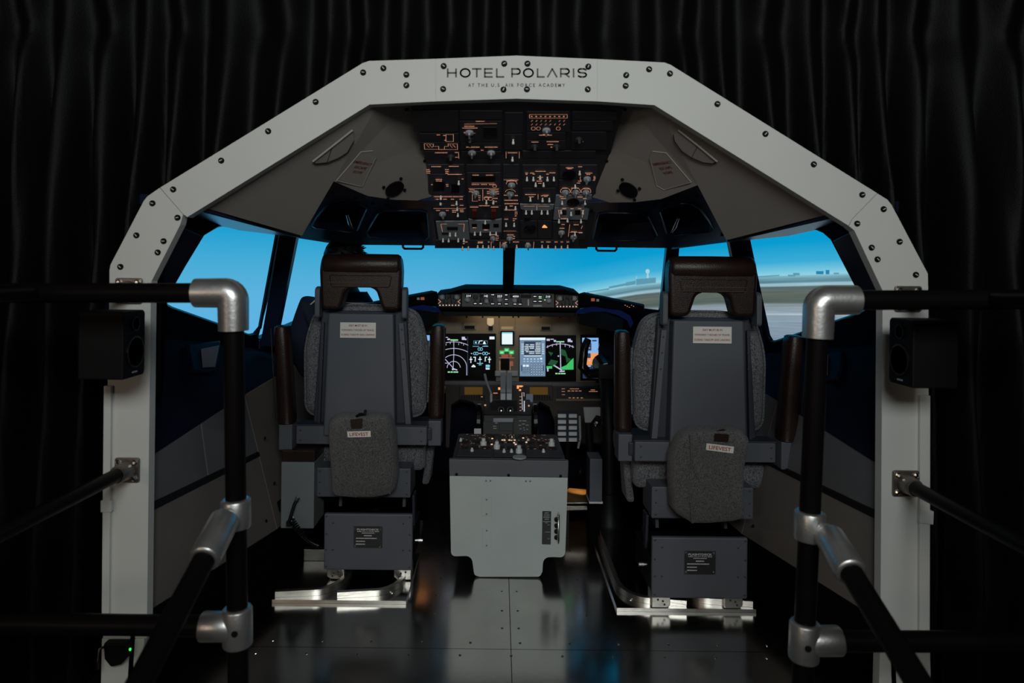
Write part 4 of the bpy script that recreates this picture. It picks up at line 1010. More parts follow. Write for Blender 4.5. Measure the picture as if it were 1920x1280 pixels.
def f(b):
    b.add([IP.hit(*ZR(*q), SO) for q in ((1105, 535), (1105, 742), (890, 745), (885, 700), (980, 660), (1040, 590))], [tuple(range(6))])
    RR(b, 620, 680, 720, 725)
art(dr, 'terrain_green', G_GREEN, f)
def f(b):
    for q in (((850, 360), (960, 400), (1000, 520), (860, 470)), ((700, 560), (830, 590), (760, 690), (640, 650)), ((960, 500), (1060, 560), (980, 620)), ((650, 420), (740, 440), (700, 500))):
        b.add([IP.hit(*ZR(*p), SO) for p in q], [tuple(range(len(q)))])
art(dr, 'terrain_dark', G_GREEND, f)
def f(b):
    RLn(b, [(865, 240), (875, 720)], 1.6); RLn(b, [(865 + 520 * math.cos(R(62 + 56 * i / 16)), 800 - 520 * math.sin(R(62 + 56 * i / 16))) for i in range(17)], 1.1)
    for x, y in ((640, 330), (725, 310), (800, 290), (955, 310), (1035, 320), (1090, 330)): RLn(b, [(x, y - 20), (x, y + 20)], .9)
    RR(b, 622, 190, 680, 225); RR(b, 690, 190, 750, 205); RR(b, 750, 210, 790, 245); RR(b, 1000, 190, 1055, 245); RR(b, 1055, 220, 1085, 250); RR(b, 630, 710, 655, 775)
    RLn(b, [(750, 665), (890, 750)], 2.2); RLn(b, [(860, 775), (940, 770)], 2.2); RR(b, 822, 488, 845, 510)
art(dr, 'compass_rose', G_LILAC, f)
art(dr, 'green_data', G_GREENL, lambda b: [RR(b, x - 20, 803, x + 20, 824) for x in (798, 850, 898, 940)] + [RR(b, 795, 232, 940, 252)])
# outboard displays
do = disp('display_unit', box4(1088, 627, 1172, 713)); do['label'] = 'primary flight screen of blue over orange behind the yoke'
art(do, 'sky_half', G_SKYB, lambda b: RR(b, 1262, 172, 1800, 450))
art(do, 'ground_half', G_ORANGE, lambda b: RR(b, 1400, 440, 1660, 560) or RR(b, 1310, 535, 1660, 660))
art(do, 'flight_symbols', G_STEELD, lambda b: [RR(b, 1360, 260, 1425, 400, SO + .001), RR(b, 1540, 365, 1635, 390, SO + .001), RR(b, 1440, 210, 1520, 235, SO + .001), RR(b, 1600, 210, 1690, 238, SO + .001), RR(b, 1270, 450, 1412, 535, SO + .001), RR(b, 1270, 660, 1800, 900, SO + .001)])
def f(b):
    RLn(b, [(1590, 850), (1590, 690)], 1.4, SO + .002); RLn(b, [(1480, 720), (1590, 840)], .8, SO + .002); RLn(b, [(1595 + 160 * math.cos(R(75 + 100 * i / 12)), 850 - 155 * math.sin(R(75 + 100 * i / 12))) for i in range(13)], 1.2, SO + .002)
    RR(b, 1335, 668, 1415, 688, SO + .002); RR(b, 1560, 270, 1600, 340, SO + .002); RR(b, 1370, 290, 1400, 305, SO + .002); RR(b, 1370, 345, 1400, 360, SO + .002); RR(b, 1380, 570, 1405, 590, SO + .002)
art(do, 'flight_data', G_LILAC, f)
do2 = disp('display_unit', box4(735, 625, 822, 712)); do2['label'] = 'primary flight screen mostly hidden behind the left seat'
art(do2, 'sky_half', G_SKYB, lambda b: rect(b, IP, 750, 628, 806, 653, SO))
art(do2, 'ground_half', G_ORANGE, lambda b: rect(b, IP, 750, 661, 806, 680, SO))
# standby screen, gear lights and lever area
sb = plate('standby_display', IP, box4(938, 620, 964.5, 648), .010, M_BLK, ip, .003)
art(sb, 'standby_page', G_PALE, lambda b: rect(b, IP, 941, 625, 961, 645, .0115))
art(sb, 'standby_band', G_CYAN, lambda b: rect(b, IP, 941, 622.5, 961, 625, .0115))
for q in ((936.5, 657), (945.5, 652.5), (954.5, 657)):
    l = plate('gear_light', IP, box4(q[0], q[1], q[0] + 9, q[1] + 6.5), .006, G_GREEN, ip, .001)
    art(l, 'gear_legend', G_GREENL, lambda b: rect(b, IP, q[0] + 2, q[1] + 2, q[0] + 7, q[1] + 5, .0065))
art(ip, 'red_gear_light', G_RED, lambda b: [rect(b, IP, 940, 664, 953, 669.5, .002), rect(b, IP, 955, 664, 960, 669, .002), rect(b, IP, 956, 677, 962, 686, .002), rect(b, IP, 951, 672, 955, 675, .002)])
art(ip, 'gear_marks', G_PEACH, lambda b: [line(b, IP, [(936, 670.5), (964, 670.5)], .5, .002), line(b, IP, [(937, 676), (937.5, 695)], .5, .002), line(b, IP, [(956.5, 678), (956.5, 695)], .5, .002)])
plate('gear_slot', IP, box4(939, 672, 955, 694), .004, M_BLK, ip, .001)
gl = plate('gear_lever', IP, box4(928, 694, 949, 704), .03, M_KNOB, ip, .004); plate('flap_lever', IP, box4(951, 694, 971, 704), .03, M_KNOB, ip, .004)

# ---- forward lower panel with two keypads
lp_ = thing('lower_console', 'dark lower centre console with amber keypads beside the thrust levers', 'console', (0, 1.7, 0))
LP = plane3(P(838, 722, 1.86), P(1130, 726, 1.86), P(838, 800, 1.72))
b = MB(); b.slab([LP.hit(*q) for q in ((836, 721), (1132, 725), (1132, 830), (1040, 830), (1040, 790), (1030, 762), (1012, 752), (998, 775), (996, 840), (905, 838), (905, 770), (885, 752), (862, 748), (846, 758), (842, 838), (836, 838))], [], -LP.n * .03)
b.build('console_plate', M_PANEL2, lp_)
for x0 in (871, 993):
    k = plate('keypad_unit', LP, box4(x0 - 9, 723, x0 + 43, 750), .010, M_PANEL2, lp_, .002)
    plate('amber_screen', LP, box4(x0, 727, x0 + 34, 741), .012, G_AMBDIM, k, .001)
    for c in range(10):
        for r_ in range(2):
            b = MB(); q = (x0 - 6 + c * 4.6, 743 + r_ * 3.4)
            b.prism([LP.hit(*t, .010) for t in box4(q[0], q[1], q[0] + 3, q[1] + 2.2)], LP.n * .003); b.build('key', M_TRIM, k)
b = MB()
for q in ((902, 724, 910, 727, 1), (970, 722.5, 975, 726, 1), (977, 722.5, 981, 726, 1)): dash(b, LP, q[0], q[2], (q[1] + q[3]) / 2, 2.2, .004)
b.build('amber_legends', G_AMBER, lp_, recalc=False)
b = MB(); rect(b, LP, 934, 726.5, 939, 731, .004); rect(b, LP, 969, 723, 973, 729, .004); rect(b, LP, 974, 723, 979, 726, .004); rect(b, LP, 973, 730, 977, 733, .004); b.build('amber_lamp', G_AMBER, lp_, recalc=False)
rp = plate('light_panel', LP, box4(1044, 727, 1128, 750), .008, M_PANEL, lp_, .002)
b = MB()
for k in range(4): dash(b, LP, 1064 + k * 7, 1069 + k * 7, 734, 1.5, .0095); dash(b, LP, 1066 + k * 7.5, 1070 + k * 7.5, 747, 1.5, .0095)
dash(b, LP, 1068, 1085, 730, .9, .0095); dash(b, LP, 1104, 1120, 735, 1.2, .0095); dash(b, LP, 1107, 1115, 732, 1, .0095)
for y in (730, 735, 741): dash(b, LP, 1053, 1059, y, .9, .0095)
b.build('glowing_legends', G_PEACH, rp, recalc=False)
plate('panel_lip', LP, box4(1042, 749, 1130, 753), .014, M_MIP, lp_, .002)
plate('blue_tag', LP, box4(986, 741, 999, 756), .02, mat('tag_blue', (0.30, 0.37, 0.46), .6, var=.05), lp_, .001)

# ---- throttle quadrant
tq = thing('throttle_quadrant', 'dark throttle quadrant with grey thrust levers ahead of the centre pedestal', 'throttle quadrant', (0, 1.35, 0))
TP = Plane((0, 1.22, .5), (0, -1, 0))
b = MB()
sid = [(1.14, 0), (1.55, 0), (1.55, .52), (1.47, .565), (1.24, .535), (1.20, .40), (1.14, .40)]
b.prism([V((P(906, 790, 1.22).x, y, z)) for y, z in sid], (P(998, 790, 1.22).x - P(906, 790, 1.22).x, 0, 0)); b.build('quadrant_body', M_TRIM, tq, bevel=.004)
TF = plane3(P(906, 770, 1.24), P(998, 770, 1.24), P(906, 820, 1.20))
b = MB(); b.prism([TF.hit(*q, .001) for q in ((925, 784), (962, 784), (962, 791), (925, 791))], TF.n * .004); b.build('label_plate', M_PGREY, tq)
for q in ((906, 790, 961, 819), (963, 787, 996, 818)): plate('switch_module', TF, box4(*q), .004, M_TRIM, tq, .001)
plate('dark_screen', TF, box4(936, 793, 961, 808), .006, M_TRIM, tq, .001)
b = MB()
for q in ((973, 978, 789), (980, 987, 789), (972, 977, 797), (979, 984, 795), (986, 991, 797), (981, 983, 802), (974, 978, 804), (982, 984, 806), (987, 990, 805), (925, 931, 799), (925, 931, 803), (928, 933, 793)): dash(b, TF, q[0], q[1], q[2], 1.1, .006)
b.build('switch_print', M_WHTX, tq, recalc=False)
TU = plane3(P(906, 746, 1.45), P(998, 746, 1.45), P(906, 778, 1.26))
plate('trim_face', TU, [(922, 752), (970, 752), (970, 782), (922, 782)], .004, M_TRIM, tq, .001)
b = MB()
for x in (939.5, 956.5): line(b, TU, arcpx(x, 770, 5.2, -40, 220, 14), .5, .006)
b.build('trim_dials', M_WHTX, tq, recalc=False)
b = MB()
for x in (939.8, 957): rect(b, TU, x - 1, 770.5, x + 1, 773, .006)
line(b, TU, [(982.5, 755), (982.5, 773)], .5, .006)
for k in range(8): rect(b, TU, 982, 754 + k * 2.6, 984, 755.2 + k * 2.6, .007)
line(b, TU, [(978.5, 738), (982.5, 738), (982.5, 745)], .6, .006); line(b, TU, [(978.5, 738), (979.5, 770)], .7, .006)
b.build('flap_scale', G_WHITE, tq, recalc=False)
b = MB()
for k in range(5): rect(b, TU, 974, 745 + k * 6.5, 977.5, 746 + k * 6.5, .006)
rect(b, TU, 908, 760, 911.5, 763, .006); rect(b, TU, 990, 761, 993, 764, .006); rect(b, TU, 925, 738, 933, 739.5, .006); rect(b, TU, 902, 745, 905, 746.5, .006)
b.build('amber_scale', G_PEACH, tq, recalc=False)
for k, (x0, x1) in enumerate(((938, 948.3), (949.6, 960))):
    b = MB(); base = [P(x0, 738, 1.45), P(x1, 738, 1.45), P(x1, 706, 1.60), P(x0, 706, 1.60)]
    b.prism(base, (0, .02, .02)); b.prism([P(x0, 737, 1.43), P(x1, 737, 1.43), P(x1, 750, 1.42), P(x0, 750, 1.42)], (0, .05, 0))
    b.build('thrust_lever', M_KNOB, tq, bevel=.003)
b = MB(); b.prism([P(919, 738, 1.42), P(923, 738, 1.42), P(923, 754, 1.40), P(919, 754, 1.40)], (0, .02, 0)); b.tube([P(921, 754, 1.41), P(921, 738, 1.44), P(912, 715, 1.56), P(909, 702, 1.62)], [.004, .005, .006, .007], 8)
b.build('speed_brake_lever', M_KNOB, tq, smooth=40)
b = MB(); b.lathe(P(914, 787, 1.26), P(914, 772, 1.34) - P(914, 787, 1.26), [(.004, 0), (.004, .03), (.014, .035), (.016, .07), (.01, .075)], 10); b.build('lever_handle', M_TRIM, tq, smooth=40)
b = MB(); b.prism([P(895, 818, 1.13), P(1006, 821, 1.13), P(1006, 825, 1.13), P(895, 822, 1.13)], (0, .02, 0)); b.build('white_strip', M_KNOBW, tq)
for s_, x in ((-1, 898), (1, 1003)):
    b = MB(); c = P(x, 790, 1.30); b.cyl(c + V((-.012, 0, 0)), c + V((.012, 0, 0)), .085, n=28); b.build('trim_wheel', M_BLK, tq, bevel=.004)
plate('white_card', Plane((0, 1.12, .5), (0, -1, 0)), box4(889, 803, 902, 818), .002, M_KNOBW, tq, 0)

# ================================================================== CENTRE PEDESTAL
pd = thing('centre_pedestal', 'pale grey centre pedestal with radio panels between the two seats', 'pedestal', (0, .75, 0))
PY = .71
def PP(x, y, dy=0): return P(x, y, PY + dy)
ztop = PP(955, 862).z
b = MB(); b.prism([PP(842, 861), PP(1066, 864), PP(1065, 895), PP(842.5, 891.5)], (0, .025, 0)); b.build('rear_band', M_PEDB, pd, bevel=.002)
def arcq(cx, cy, r, a0, a1, n=6): return [(cx + r * math.cos(R(a0 + (a1 - a0) * i / n)), cy + r * math.sin(R(a0 + (a1 - a0) * i / n))) for i in range(n + 1)]
tee = [(843, 892), (1064.5, 895.5), (1060, 1036)] + arcq(1050.5, 1035.5, 9, 0, 90) + [(1035, 1044)] + arcq(1031, 1057, 13, 270, 190)[1:] + [(1017, 1072)] + arcq(1007.5, 1073, 8, 10, 90) + [(898, 1081)] + arcq(896.5, 1072, 8, 90, 170) + [(886, 1055)] + arcq(873, 1055, 13, -10, -90) + [(855, 1042.5)] + arcq(854, 1034, 8.5, 100, 180)
b = MB(); b.prism([PP(x, y) for x, y in tee], (0, .022, 0)); rp_ = b.build('rear_panel', M_PEDP, pd, bevel=.0015)
bx0, bx1 = PP(850, 900).x, PP(1058, 900).x
b = MB(); b.box(bx0, bx1, PY + .025, 1.13, .10, ztop - .012); b.build('pedestal_body', M_PEDB, pd, bevel=.003)
b = MB(); b.box(bx0 + .08, bx1 - .08, PY + .03, 1.12, 0, .10); b.build('pedestal_plinth', M_KICK, pd)
PPL = Plane((0, PY, .3), (0, -1, 0))
pr_ = MB(); pr_.lathe((0, 0, 0), (0, 0, 1), [(.004, -.001), (.004, .001), (.002, .0018)], 8); me_pr = shared('rivet', pr_, M_PGREY)
for q in ((903, 932, 921.5, 967), (904, 990, 921, 1026)):
    a = plate('access_plate', PPL, box4(*q), .002, M_PEDP, rp_, .001)
    for y in (q[1] + 4, q[3] - 4): inst('plate_screw', me_pr, on(PPL, PPL.hit((q[0] + q[2]) / 2, y, .002)), a)
for q in ((911.5, 901), (919.5, 901), (986, 902), (994, 902)): inst('rivet', me_pr, on(PPL, PPL.hit(*q, 0)), rp_)
for q in ((856, 889), (953.5, 890.5), (1051, 892)): inst('screw', me_ls, on(PPL, PPL.hit(*q, 0)), pd)
jp = plate('jack_placard', PPL, [(1017, 957.5), (1033.5, 958), (1032.5, 1020.5), (1016, 1020)], .002, M_BLKTX, rp_, .001)
b = MB()
for k, (x0, x1) in enumerate(((1021, 1029), (1020, 1030), (1019, 1031), (1021, 1029))): dash(b, PPL, x0, x1, 961 + k * 3.8, 2.2, .003)
dash(b, PPL, 1018, 1032, 977, 1.2, .003, False); dash(b, PPL, 1022, 1027, 979.5, 1.2, .003); dash(b, PPL, 1026, 1031, 983.3, 1.2, .003); dash(b, PPL, 1022, 1031.5, 996.5, 1.3, .003); dash(b, PPL, 1027, 1031.5, 1009, 1.3, .003)
b.build('placard_print', M_KNOB, jp, recalc=False)
jm = MB(); jm.lathe((0, 0, 0), (0, 0, 1), [(.0085, 0), (.0085, .008), (.005, .011), (.004, .003)], 14); me_jack = shared('jack', jm, M_SCREW)
for y in (973, 984.5, 995, 1006.5): inst('jack', me_jack, on(PPL, PPL.hit(1043, y, 0)), rp_)
b = MB(); b.tube([PP(1047, 961, -.002), PP(1047.5, 966, -.018), PP(1047, 1012, -.018), PP(1047, 1018, -.002)], .0045, 8); b.build('guard_bar', M_CHROME, rp_, smooth=60)
# top with three radio columns
ZT = ztop + .002
TT = Plane((0, .9, ZT), (0, 0, 1), up=V((0, 1, 0)))
b = MB(); b.box(bx0 - .006, bx1 + .006, PY + .02, 1.13, ZT - .014, ZT - .001); b.build('top_plate', M_PANEL, pd, bevel=.002)
cols = [(bx0 + .008, bx0 + .150), (bx0 + .158, bx1 - .158), (bx1 - .150, bx1 - .008)]
for ci, (x0, x1) in enumerate(cols):
    for (y0, y1) in ((PY + .035, PY + .115), (PY + .12, PY + .40)):
        b = MB(); b.box(x0, x1, y0, y1, ZT - .001, ZT + .005); md_ = b.build('radio_module', M_PANEL2 if y1 > PY + .2 else M_PANEL, pd, bevel=.0015, seg=1)
        if y1 > PY + .2:
            bl = MB(); bw = MB()
            for r_ in range(13):
                y = y0 + .02 + r_ * .02
                x = x0 + .01
                while x < x1 - .012:
                    ww = random.uniform(.003, .012)
                    tgt = bl if random.random() < .75 else bw
                    if random.random() < .7: tgt.add([(x, y, ZT + .0062), (x + ww, y, ZT + .0062), (x + ww, y + .004, ZT + .0062), (x, y + .004, ZT + .0062)], [(0, 1, 2, 3)])
                    x += ww + random.uniform(.003, .008)
            o = bl.build('radio_print', M_KNOB if ci == 1 else M_REDTX, md_, recalc=False); o['kind'] = 'stuff'
            o = bw.build('radio_legends', glow('radio_glow', (.75, .5, .38), .35), md_, recalc=False); o['kind'] = 'stuff'
            for k in range(6):
                b = MB(); xx = x0 + .012 + (k % 3) * .045; yy = y0 + .03 + (k // 3) * .09
                b.box(xx, xx + .03, yy, yy + .012, ZT + .005, ZT + .012); b.build('radio_button', M_TRIM, md_, bevel=.001, seg=1)
for (px, py) in ((906.5, 837), (1034, 838), (973, 851), (931.5, 843)):
    inst('tuning_knob', me_tall, MX.Translation(TT.hit(px, py, .004)), pd)
for (px, py) in ((885, 848), (945, 850), (959, 850), (1019, 850), (864, 829), (990, 830)):
    inst('pointer_knob', me_cone, MX.Translation(TT.hit(px, py, .004)), pd)
for (px, py) in ((942, 825), (947, 825), (955, 825), (960, 826)):
    b = MB(); c = TT.hit(px, py, .004); b.cyl(c, c + V((0, -.004, .02)), .003, n=8); b.build('toggle', M_CHROME, pd)
b = MB()
for q in ((942, 828), (946, 828), (955, 828), (959, 829), (964, 833), (967, 836), (923, 825), (922, 836), (981, 824), (987, 832), (965, 828)): c = TT.hit(*q, .0066); b.box(c.x - .004, c.x + .004, c.y - .006, c.y + .006, c.z, c.z + .002)
o = b.build('lit_buttons', glow('button_warm', (1.0, .72, .5), .8), pd); o['kind'] = 'stuff'
b = MB(); c = TT.hit(974, 861, .006); b.cyl(c, c + V((0, 0, .006)), .028, n=20); b.build('round_cap', M_KNOB, pd, bevel=.002)

# ================================================================== SEATS
sm = MB(); sm.lathe((0, 0, 0), (0, 0, 1), [(.0038, -.001), (.0038, .0012), (.0025, .002)], 10); me_bolt = shared('bolt', sm, M_SEATD)
sm = MB(); sm.lathe((0, 0, 0), (0, 0, 1), [(.0055, -.001), (.0055, .002), (.003, .004)], 10); me_rivet = shared('rivet', sm, M_CHROME)
BACKM = lambda p: basis(p, V((1, 0, 0)), V((0, 0, 1)), V((0, -1, 0)))
def rounded(pts, r, n=5):
    """round the corners of a 2-D polygon"""
    out = []; m = len(pts)
    for i in range(m):
        p0, p1, p2 = V((*pts[i - 1], 0)), V((*pts[i], 0)), V((*pts[(i + 1) % m], 0))
        d0, d1 = (p0 - p1), (p2 - p1); k = min(r, d0.length * .45, d1.length * .45)
        a, c = p1 + d0.normalized() * k, p1 + d1.normalized() * k
        for j in range(n + 1):
            t = j / n; q = a * (1 - t) ** 2 + p1 * 2 * t * (1 - t) + c * t * t; out.append((q.x, q.y))
    return out
def seat(s, cx, cy, label):
    t = thing('pilot_seat', label, 'seat', (cx, cy + .25, 0), 'pilot seats')
    def T(x, y, z): return V((cx + s * x, cy + y, z))
    def bx(name, x0, x1, y0, y1, z0, z1, m, bev=.004, par=None):
        b = MB(); a, c = sorted((cx + s * x0, cx + s * x1)); b.box(a, c, cy + y0, cy + y1, z0, z1); return b.build(name, m, par or t, bevel=bev)
    # back shell: tapered box standing proud of darker side plates
    b = MB(); b.prism([T(*q) for q in ((-.145, 0, .545), (.145, 0, .545), (.132, .01, 1.04), (-.132, .01, 1.04))], (0, .07, 0)); sh = b.build('back_shell', M_SEAT, t, bevel=.008, seg=3)
    b = MB(); b.prism([T(*q) for q in ((-.205, .071, .56), (.205, .071, .56), (.175, .075, 1.045), (-.175, .075, 1.045))], (0, .04, 0)); b.build('side_plate', M_SEATD, t, bevel=.004)
    for sd in (-1, 1):
        b = MB(); b.prism([T(sd * (.147 if sd < 0 else .158), .05, 1.0), T(sd * (.168 if sd < 0 else .170), .05, 1.0), T(sd * (.205 if sd < 0 else .182), .045, .565), T(sd * (.182 if sd < 0 else .17), .045, .565)], (0, .018, 0)); sp = b.build('strap_bar', M_SEAT if sd < 0 else M_SEATD, t, bevel=.002)
        for k in range(3):
            f_ = .06 + k * .14; x = sd * (.160 + f_ * .03 * (1 if sd < 0 else .4)); inst('bolt', me_bolt, BACKM(T(x, .049, 1.0 - f_ * .435)), sp)
    # back cushion
    prof = rounded([(-.252, .60), (.252, .60), (.258, .90), (.215, 1.045), (.10, 1.068), (-.10, 1.068), (-.215, 1.045), (-.258, .90)], .06)
    b = MB(); b.prism([T(x, .112, z) for x, z in prof], (0, .13, 0)); cu = b.build('back_cushion', M_KNIT, t, bevel=.035, seg=4, smooth=80)
    b = MB(); b.tube([T(x * 1.003, .13, z) for x, z in prof], .0045, 6); b.build('cushion_piping', M_KNIT, cu, smooth=80)
    b = MB(); b.tube([T(-.262, .14, .92), T(-.268, .135, .8), T(-.262, .138, .66)], .005, 6); b.build('seam_flap', M_KNIT, cu)
    # headrest
    hp = [(-.158, 1.275), (.158, 1.275), (.168, 1.22), (.160, 1.055), (.082, 1.055), (.060, 1.135), (.02, 1.148), (-.03, 1.148), (-.062, 1.135), (-.088, 1.055), (-.160, 1.055), (-.166, 1.22)]
    b = MB(); b.prism([T(x + .012 * (s > 0), .0, z) for x, z in rounded(hp, .022, 4)], (0, .085, 0)); hr = b.build('headrest', M_LEATH, t, bevel=.014, seg=3, smooth=60)
    b = MB(); b.tube([T(.012 * (s > 0) + x, .034, 1.236) for x in (-.160, -.157, -.146, 0, .146, .157, .160)], [.028, .038, .045, .046, .045, .038, .028], 24); b.build('headrest_roll', M_LEATH, hr, smooth=60)
    b = MB(); b.prism([T(x + .012 * (s > 0), -.003, z) for x, z in rounded([(-.128, 1.195), (.128, 1.195), (.118, 1.145), (-.118, 1.145)], .01)], (0, .01, 0)); b.build('headrest_flap', M_LEATH, hr, bevel=.004)
    b = MB(); b.tube([T(-.11, -.004, 1.165), T(.134, -.004, 1.165)], .0012, 5); b.tube([T(-.11, -.004, 1.15), T(.134, -.004, 1.15)], .0012, 5); b.build('stitching', mat('stitch_tan', (.10, .06, .045), .8, var=.05), hr)
    for sd in (-1, 1):
        b = MB(); pr = rounded([(0, 1.02), (.055, 1.02), (.06, 1.13), (.04, 1.15), (0, 1.14)], .015)
        a0 = sd * .166 + .012 * (s > 0); b.prism([T(a0, .005 + y, z) for y, z in pr], (sd * s * .02, 0, 0)); b.build('headrest_bracket', M_SEAT, t, bevel=.004)
    # armrests folded up
    for sd, xb, xt in ((-1, -.298, -.305), (1, .288, .312)):
        b = MB(); prf = rounded([(-.036, -.045), (.036, -.045), (.036, .045), (-.036, .045)], .03, 4)
        rows = [(.60, .92), (.62, 1.0), (.9, 1.0), (.965, 1.0), (.985, .9), (.99, .6)]
        vs = []; fs = []; n = len(prf)
        for (z, k) in rows:
            f_ = (z - .6) / .39
            for (x, y) in prf: vs.append(T(xb + (xt - xb) * f_ + x * k * (1 - .16 * f_) * .9, (.13 if sd < 0 else .0) + y * k, z))
        for i in range(len(rows) - 1):
            for k in range(n): fs.append((i * n + k, i * n + (k + 1) % n, (i + 1) * n + (k + 1) % n, (i + 1) * n + k))
        fs += [tuple(range(n)), tuple(range((len(rows) - 1) * n, len(rows) * n))]
        b.add(vs, fs); ar = b.build('armrest', M_LEATH, t, smooth=50)
        b = MB(); b.tube([T(xb + (xt - xb) * k / 4 + (.033 * sd) , .085 if sd < 0 else -.045, .62 + .09 * k) for k in range(5)], .0025, 5); b.build('armrest_seam', M_LEATH, ar)
        bx('armrest_bracket', xb - .028, xb + .026, *((.06, .15) if sd < 0 else (-.03, .06)), .495, .598, M_SEAT)
        bx('armrest_pivot', xb - .02 - .03 * sd, xb + .02 - .03 * sd, .05, .12, .52, .57, M_SEATD)
    # rear cross beam and pan
    cb = bx('cross_beam', -.272, .258, .015, .085, .508, .582, M_SEAT)
    for x in (-.25, .24):
        for z in (.525, .565): inst('bolt', me_bolt, BACKM(T(x, .015, z)), cb)
    bx('beam_cap', -.275, .26, .013, .10, .582, .588, M_SEATD, .001)
    b = MB(); pr = rounded([(.10, .37), (.62, .40), (.64, .50), (.10, .50)], .05); b.prism([T(-.255, y, z) for y, z in pr], (s * .51, 0, 0)); pc = b.build('seat_cushion', M_KNIT, t, bevel=.03, seg=3, smooth=80)
    b = MB(); b.prism([T(*q) for q in ((-.295, .16, .50), (-.275, .34, .49), (-.27, .30, .30), (-.262, .20, .29))], (s * .03, 0, 0)); b.build('fleece_flap', M_KNIT, pc, bevel=.01, seg=2, smooth=70)
    # lower box, column and base box (inboard of the back)
    o = -.045
    lb = bx('lower_box', o - .165, o + .215, .0, .16, .30, .418, M_SEAT)
    for x in (-.15, .2):
        for z in (.315, .36, .405): inst('bolt', me_bolt, BACKM(T(o + x, 0, z)), lb)
    bx('lift_column', o - .12, o + .13, .08, .28, .27, .37, M_BLACK)
    for x in (-.14, .12): 
        b = MB(); b.prism([T(o + x, .05, .30), T(o + x, .20, .30), T(o + x, .16, .25), T(o + x, .04, .25)], (s * .012, 0, 0)); b.build('scissor_arm', M_SEATD, t)
    b = MB(); b.prism([T(o - .178, .03, .30), T(o - .178, .10, .30), T(o - .178, .08, .14), T(o - .178, .05, .14)], (s * .01, 0, 0)); b.build('side_arm', M_SEATD, t, bevel=.002)
    b = MB(); b.tube([T(o - .03, .02, .292), T(o + .06, .02, .292)], .0028, 8); b.tube([T(o + .055, .02, .296), T(o + .055, .02, .283)], .005, 8); b.build('release_rod', M_CHROME, t)
    o = -.065
    bb = bx('base_box', o - .17, o + .17, -.125, -.105, .062, .278, M_SEAT, .005)
    bx('base_chassis', o - .16, o + .16, -.10, .22, .05, .17, M_BLACK, .004)
    for x, z in ((-.16, .268), (.16, .268), (-.16, .20), (.16, .20), (-.16, .14), (.16, .14), (-.16, .075), (.16, .075), (-.135, .243), (.135, .243), (-.135, .14), (.135, .14)):
        inst('bolt', me_bolt, BACKM(T(o + x, -.125, z)), bb)
    bp = MB(); pc0 = T(o, -.1255, .19); bp.box(pc0.x - .055, pc0.x + .055, pc0.y - .002, pc0.y, pc0.z - .041, pc0.z + .041); pk = bp.build('maker_placard', M_BLKTX, bb)
    b = MB(); f0 = pc0 + V((0, -.0028, 0)); X, Z = V((1, 0, 0)), V((0, 0, 1))
    text(b, 'FLIGHTDECK', f0 + V((0, 0, .030)), X, Z, .084, .0072); text(b, 'S O L U T I O N S', f0 + V((0, 0, .0222)), X, Z, .046, .0042)
    def tick(x0, x1, z, h):
        x = x0
        while x < x1:
            w_ = min(random.uniform(.002, .0045), x1 - x); b.add([f0 + V((x, 0, z)), f0 + V((x + w_, 0, z)), f0 + V((x + w_, 0, z + h)), f0 + V((x, 0, z + h))], [(0, 1, 2, 3)]); x += w_ + .0012
    b.add([f0 + V((x, 0, z)) for x, z in ((-.042, .0212), (-.026, .0212), (-.026, .0232), (-.042, .0232))], [(0, 1, 2, 3)]); b.add([f0 + V((x, 0, z)) for x, z in ((.026, .0212), (.042, .0212), (.042, .0232), (.026, .0232))], [(0, 1, 2, 3)])
    tick(-.024, .024, .0150, .0025); tick(-.015, .014, .0045, .004); tick(-.046, .033, -.0055, .0035); tick(-.046, -.011, -.017, .0035); tick(-.046, -.011, -.028, .0035)
    b.build('placard_print', M_WHTX, pk, recalc=False)
    for x in (-.049, .049):
        for z in (-.034, .034): inst('rivet', me_rivet, BACKM(pc0 + V((x, -.002, z))), pk)
    b = MB(); c = T(o - .172, -.05, .15); b.tube([c, c + V((-s * .03, 0, 0))], .006, 8); b.tube([c + V((-s * .012, 0, 0)), c + V((-s * .03, 0, 0))], .009, 8); b.build('cable_gland', M_CHROME, bb)
    for x in (-.13, .13):
        b = MB(); b.prism([T(o + x - .033, -.10, .062), T(o + x + .033, -.10, .062), T(o + x + .033, -.10, .026), T(o + x + .02, -.10, .016), T(o + x - .033, -.10, .016)], (0, .07, 0)); ft = b.build('foot_bracket', M_ALU, t, bevel=.002)
        for dx, dz in ((-.012, .045), (.006, .04), (.012, .028)): inst('bolt', me_bolt, BACKM(T(o + x + dx, -.1, dz)), ft)
    # warning placard on the back
    pc1 = T(s * (.0 if s > 0 else .0), .0, .96) if False else P(*((1336, 628) if s > 0 else (671, 619)), cy + .0005)
    ww, hh = (.144, .062)
    b = MB(); b.box(pc1.x - ww / 2, pc1.x + ww / 2, cy + .0025, cy + .0075, pc1.z - hh / 2, pc1.z + hh / 2); wp = b.build('warning_placard', M_WHITE, sh); wp['label'] = 'white placard with red warning text'
    b = MB()
    for k, (tx, tw) in enumerate((('SEAT MUST BE IN', .074), ('FORWARD 7 INCHES OF TRAVEL', .132), ('DURING TAKEOFF AND LANDING', .134))): text(b, tx, V((pc1.x, cy + .0019, pc1.z + .019 - .0185 * k)), X, Z, tw, .0078)
    b.build('placard_print', M_REDTX, wp, recalc=False)
    return t, T
LX, LY, RX, RY = -.609, .75, .738, .55
seat(-1, LX, LY, 'grey pilot seat with brown headrest on the left, occupied by a person')
seat(1, RX, RY, 'empty grey pilot seat with brown leather headrest, right of the pedestal')

